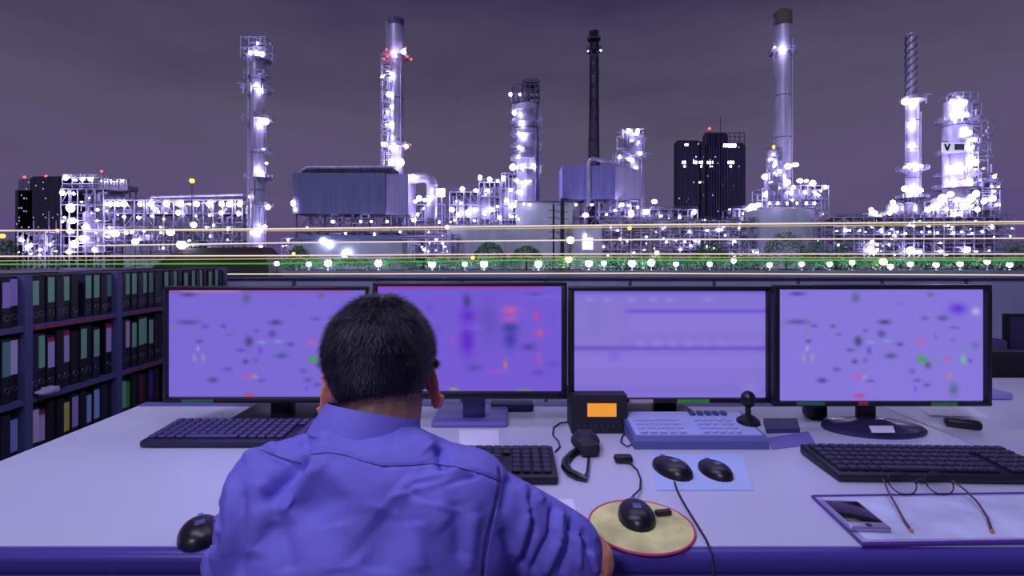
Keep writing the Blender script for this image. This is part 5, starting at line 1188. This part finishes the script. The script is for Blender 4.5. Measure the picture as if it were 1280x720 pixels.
# trim: cut a clean neck opening above the collar edge and a clean cuff
m_shirt = mat('violet_blue_cotton', (114, 108, 212), .72, 0, (9, .05), (900, .15, .0004))
shirt = link(ms, 'shirt', m_shirt, man)
# stitched seams lying on the cloth
wco = [Vector(c) for c in co]; tree = BVHTree.FromPolygons([tuple(c) for c in co], [tuple(p.vertices) for p in ms.polygons])
E0 = Vector((0, 0, EYE)); m_seam = mat('seam_thread', (44, 40, 104), .8)
def onshirt(p):
    r = tree.ray_cast(E0, Vector(((p[0]-640)/F, 1, -(p[1]-320)/F)).normalized()); return r[0], r[1]
def densify(pl, n=8):
    o_ = []
    for a, b_ in zip(pl, pl[1:]):
        for i in range(n): o_.append((a[0]+(b_[0]-a[0])*i/n, a[1]+(b_[1]-a[1])*i/n))
    return o_+[pl[-1]]
for pl in (YOKE[0], YOKE[1], ARMH):
    P = []
    for p in densify(pl):
        h, n = onshirt(p)
        if h is not None: P.append(h+n*.0002)
    if len(P) > 3: MB().tube(P, .0007, 5).build('seam', m_seam, shirt)
# collar fall and cuff
mb = MB(); n = 48
ctr = Vector((PX-.008, .744, .966)); Rn = Matrix.Rotation(math.radians(-16), 3, 'X') @ Matrix.Rotation(math.radians(10), 3, 'Y')
prof = [(.0645, .016), (.0652, .026), (.0668, .0285), (.069, .026), (.077, .004), (.0835, -.014), (.082, -.0155), (.074, .002)]
vv = []; ff = []; m_ = len(prof)
A = [math.radians(112+i*316/n) for i in range(n+1)]
for a in A:
    for r_, z_ in prof: vv.append(tuple(ctr+Rn @ Vector((r_*math.cos(a), r_*math.sin(a), z_))))
for i in range(n):
    for j in range(m_): k = (j+1) % m_; ff.append((i*m_+j, i*m_+k, (i+1)*m_+k, (i+1)*m_+j))
ff.append(tuple(range(m_))); ff.append(tuple(n*m_+j for j in range(m_))[::-1])
mb.add(vv, ff).build('collar', m_shirt, shirt, 60)
def cuff(c, ax, r_, wd):
    ax = Vector(ax).normalized(); P = []; u = ax.orthogonal().normalized(); v_ = ax.cross(u); mb = MB(); pr = [(r_-.003, -wd/2), (r_+.001, -wd/2), (r_+.002, wd/2), (r_-.002, wd/2+.001)]
    vv = []; ff = []; n = 32
    for i in range(n):
        a = 2*PI*i/n; w2 = 1+.02*math.sin(5*a)
        for rr_, t in pr: vv.append(tuple(c+ax*t+(u*math.cos(a)+v_*math.sin(a))*rr_*w2))
    for i in range(n):
        for j in range(4): k = (j+1) % 4; q = (i+1) % n; ff.append((i*4+j, i*4+k, q*4+k, q*4+j))
    return mb.add(vv, ff)
cuff(EL.lerp(WLf, .27), WLf-EL, .053, .03).build('cuff', m_shirt, shirt, 60)
# trousers and shoes (below the picture)
tr = MB()
tr.ball((PX, .50, .50), (.172, .128, .115), 3)
for s_ in (-1, 1):
    hp = Vector((PX+s_*.09, .50, .50)); kn = Vector((PX+s_*.12, .93, .50)); an = Vector((PX+s_*.12, .90, .12))
    tr.capsule(hp, kn, .09, .066); tr.capsule(kn, an, .064, .052)
link(remesh(tr, .009, 6), 'trousers', mat('dark_trousers', (36, 34, 54), .85), man)
for s_ in (-1, 1):
    MB().rbox((PX+s_*.12, .95, .045), (.095, .27, .085), .038, seg=4).build('shoe', m_blk, man)
# spectacles: temple tips show behind the ears
g = []
mg2 = mat('dark_spectacle_frame', (26, 20, 26), .3)
sp = MB()
for s_, c in ((1, Vector((-.1235, .797, 1.020))), (-1, Vector((-.2865, .803, 1.002)))):
    f = Vector(H(s_*.072, .088, -.012)); top = c+Vector((-s_*.009, -.002, .030)); sp.tube([f, c.lerp(f, .4)+Vector((-s_*.0, 0, .018)), top, top+Vector((-s_*.003, -.016, -.010)), top+Vector((-s_*.005, -.020, -.026))], [.0016, .0016, .0018, .0022, .0024], 8)
    cc = Vector(H(s_*.034, .108, -.015)); sp.tube([cc+Vector((.024*math.cos(a), 0, .018*math.sin(a))) for a in [i*2*PI/20 for i in range(20)]], .0014, 6, closed=True)
sp.tube([H(-.011, .112, -.010), H(0, .114, -.006), H(.011, .112, -.010)], .0014, 6)
sp.build('spectacles', mg2, man)
# his seat
t = thing('office_stool', 'low black swivel seat the man sits on, below the picture edge', 'chair', (PX, .5, 0))
MB().rbox((PX, .50, .345), (.42, .42, .07), .03, seg=3).build('seat', m_blk2, t)
MB().cyl((PX, .50, .08), (PX, .50, .32), .028, n=14).build('column', m_blk, t)
for k in range(5):
    a = k*2*PI/5+.3; e = (PX+.25*math.cos(a), .5+.25*math.sin(a), .055); MB().beam((PX, .5, .09), e, .04, .03).ball((e[0], e[1], .026), .026, 2).build('leg', m_blk, t)
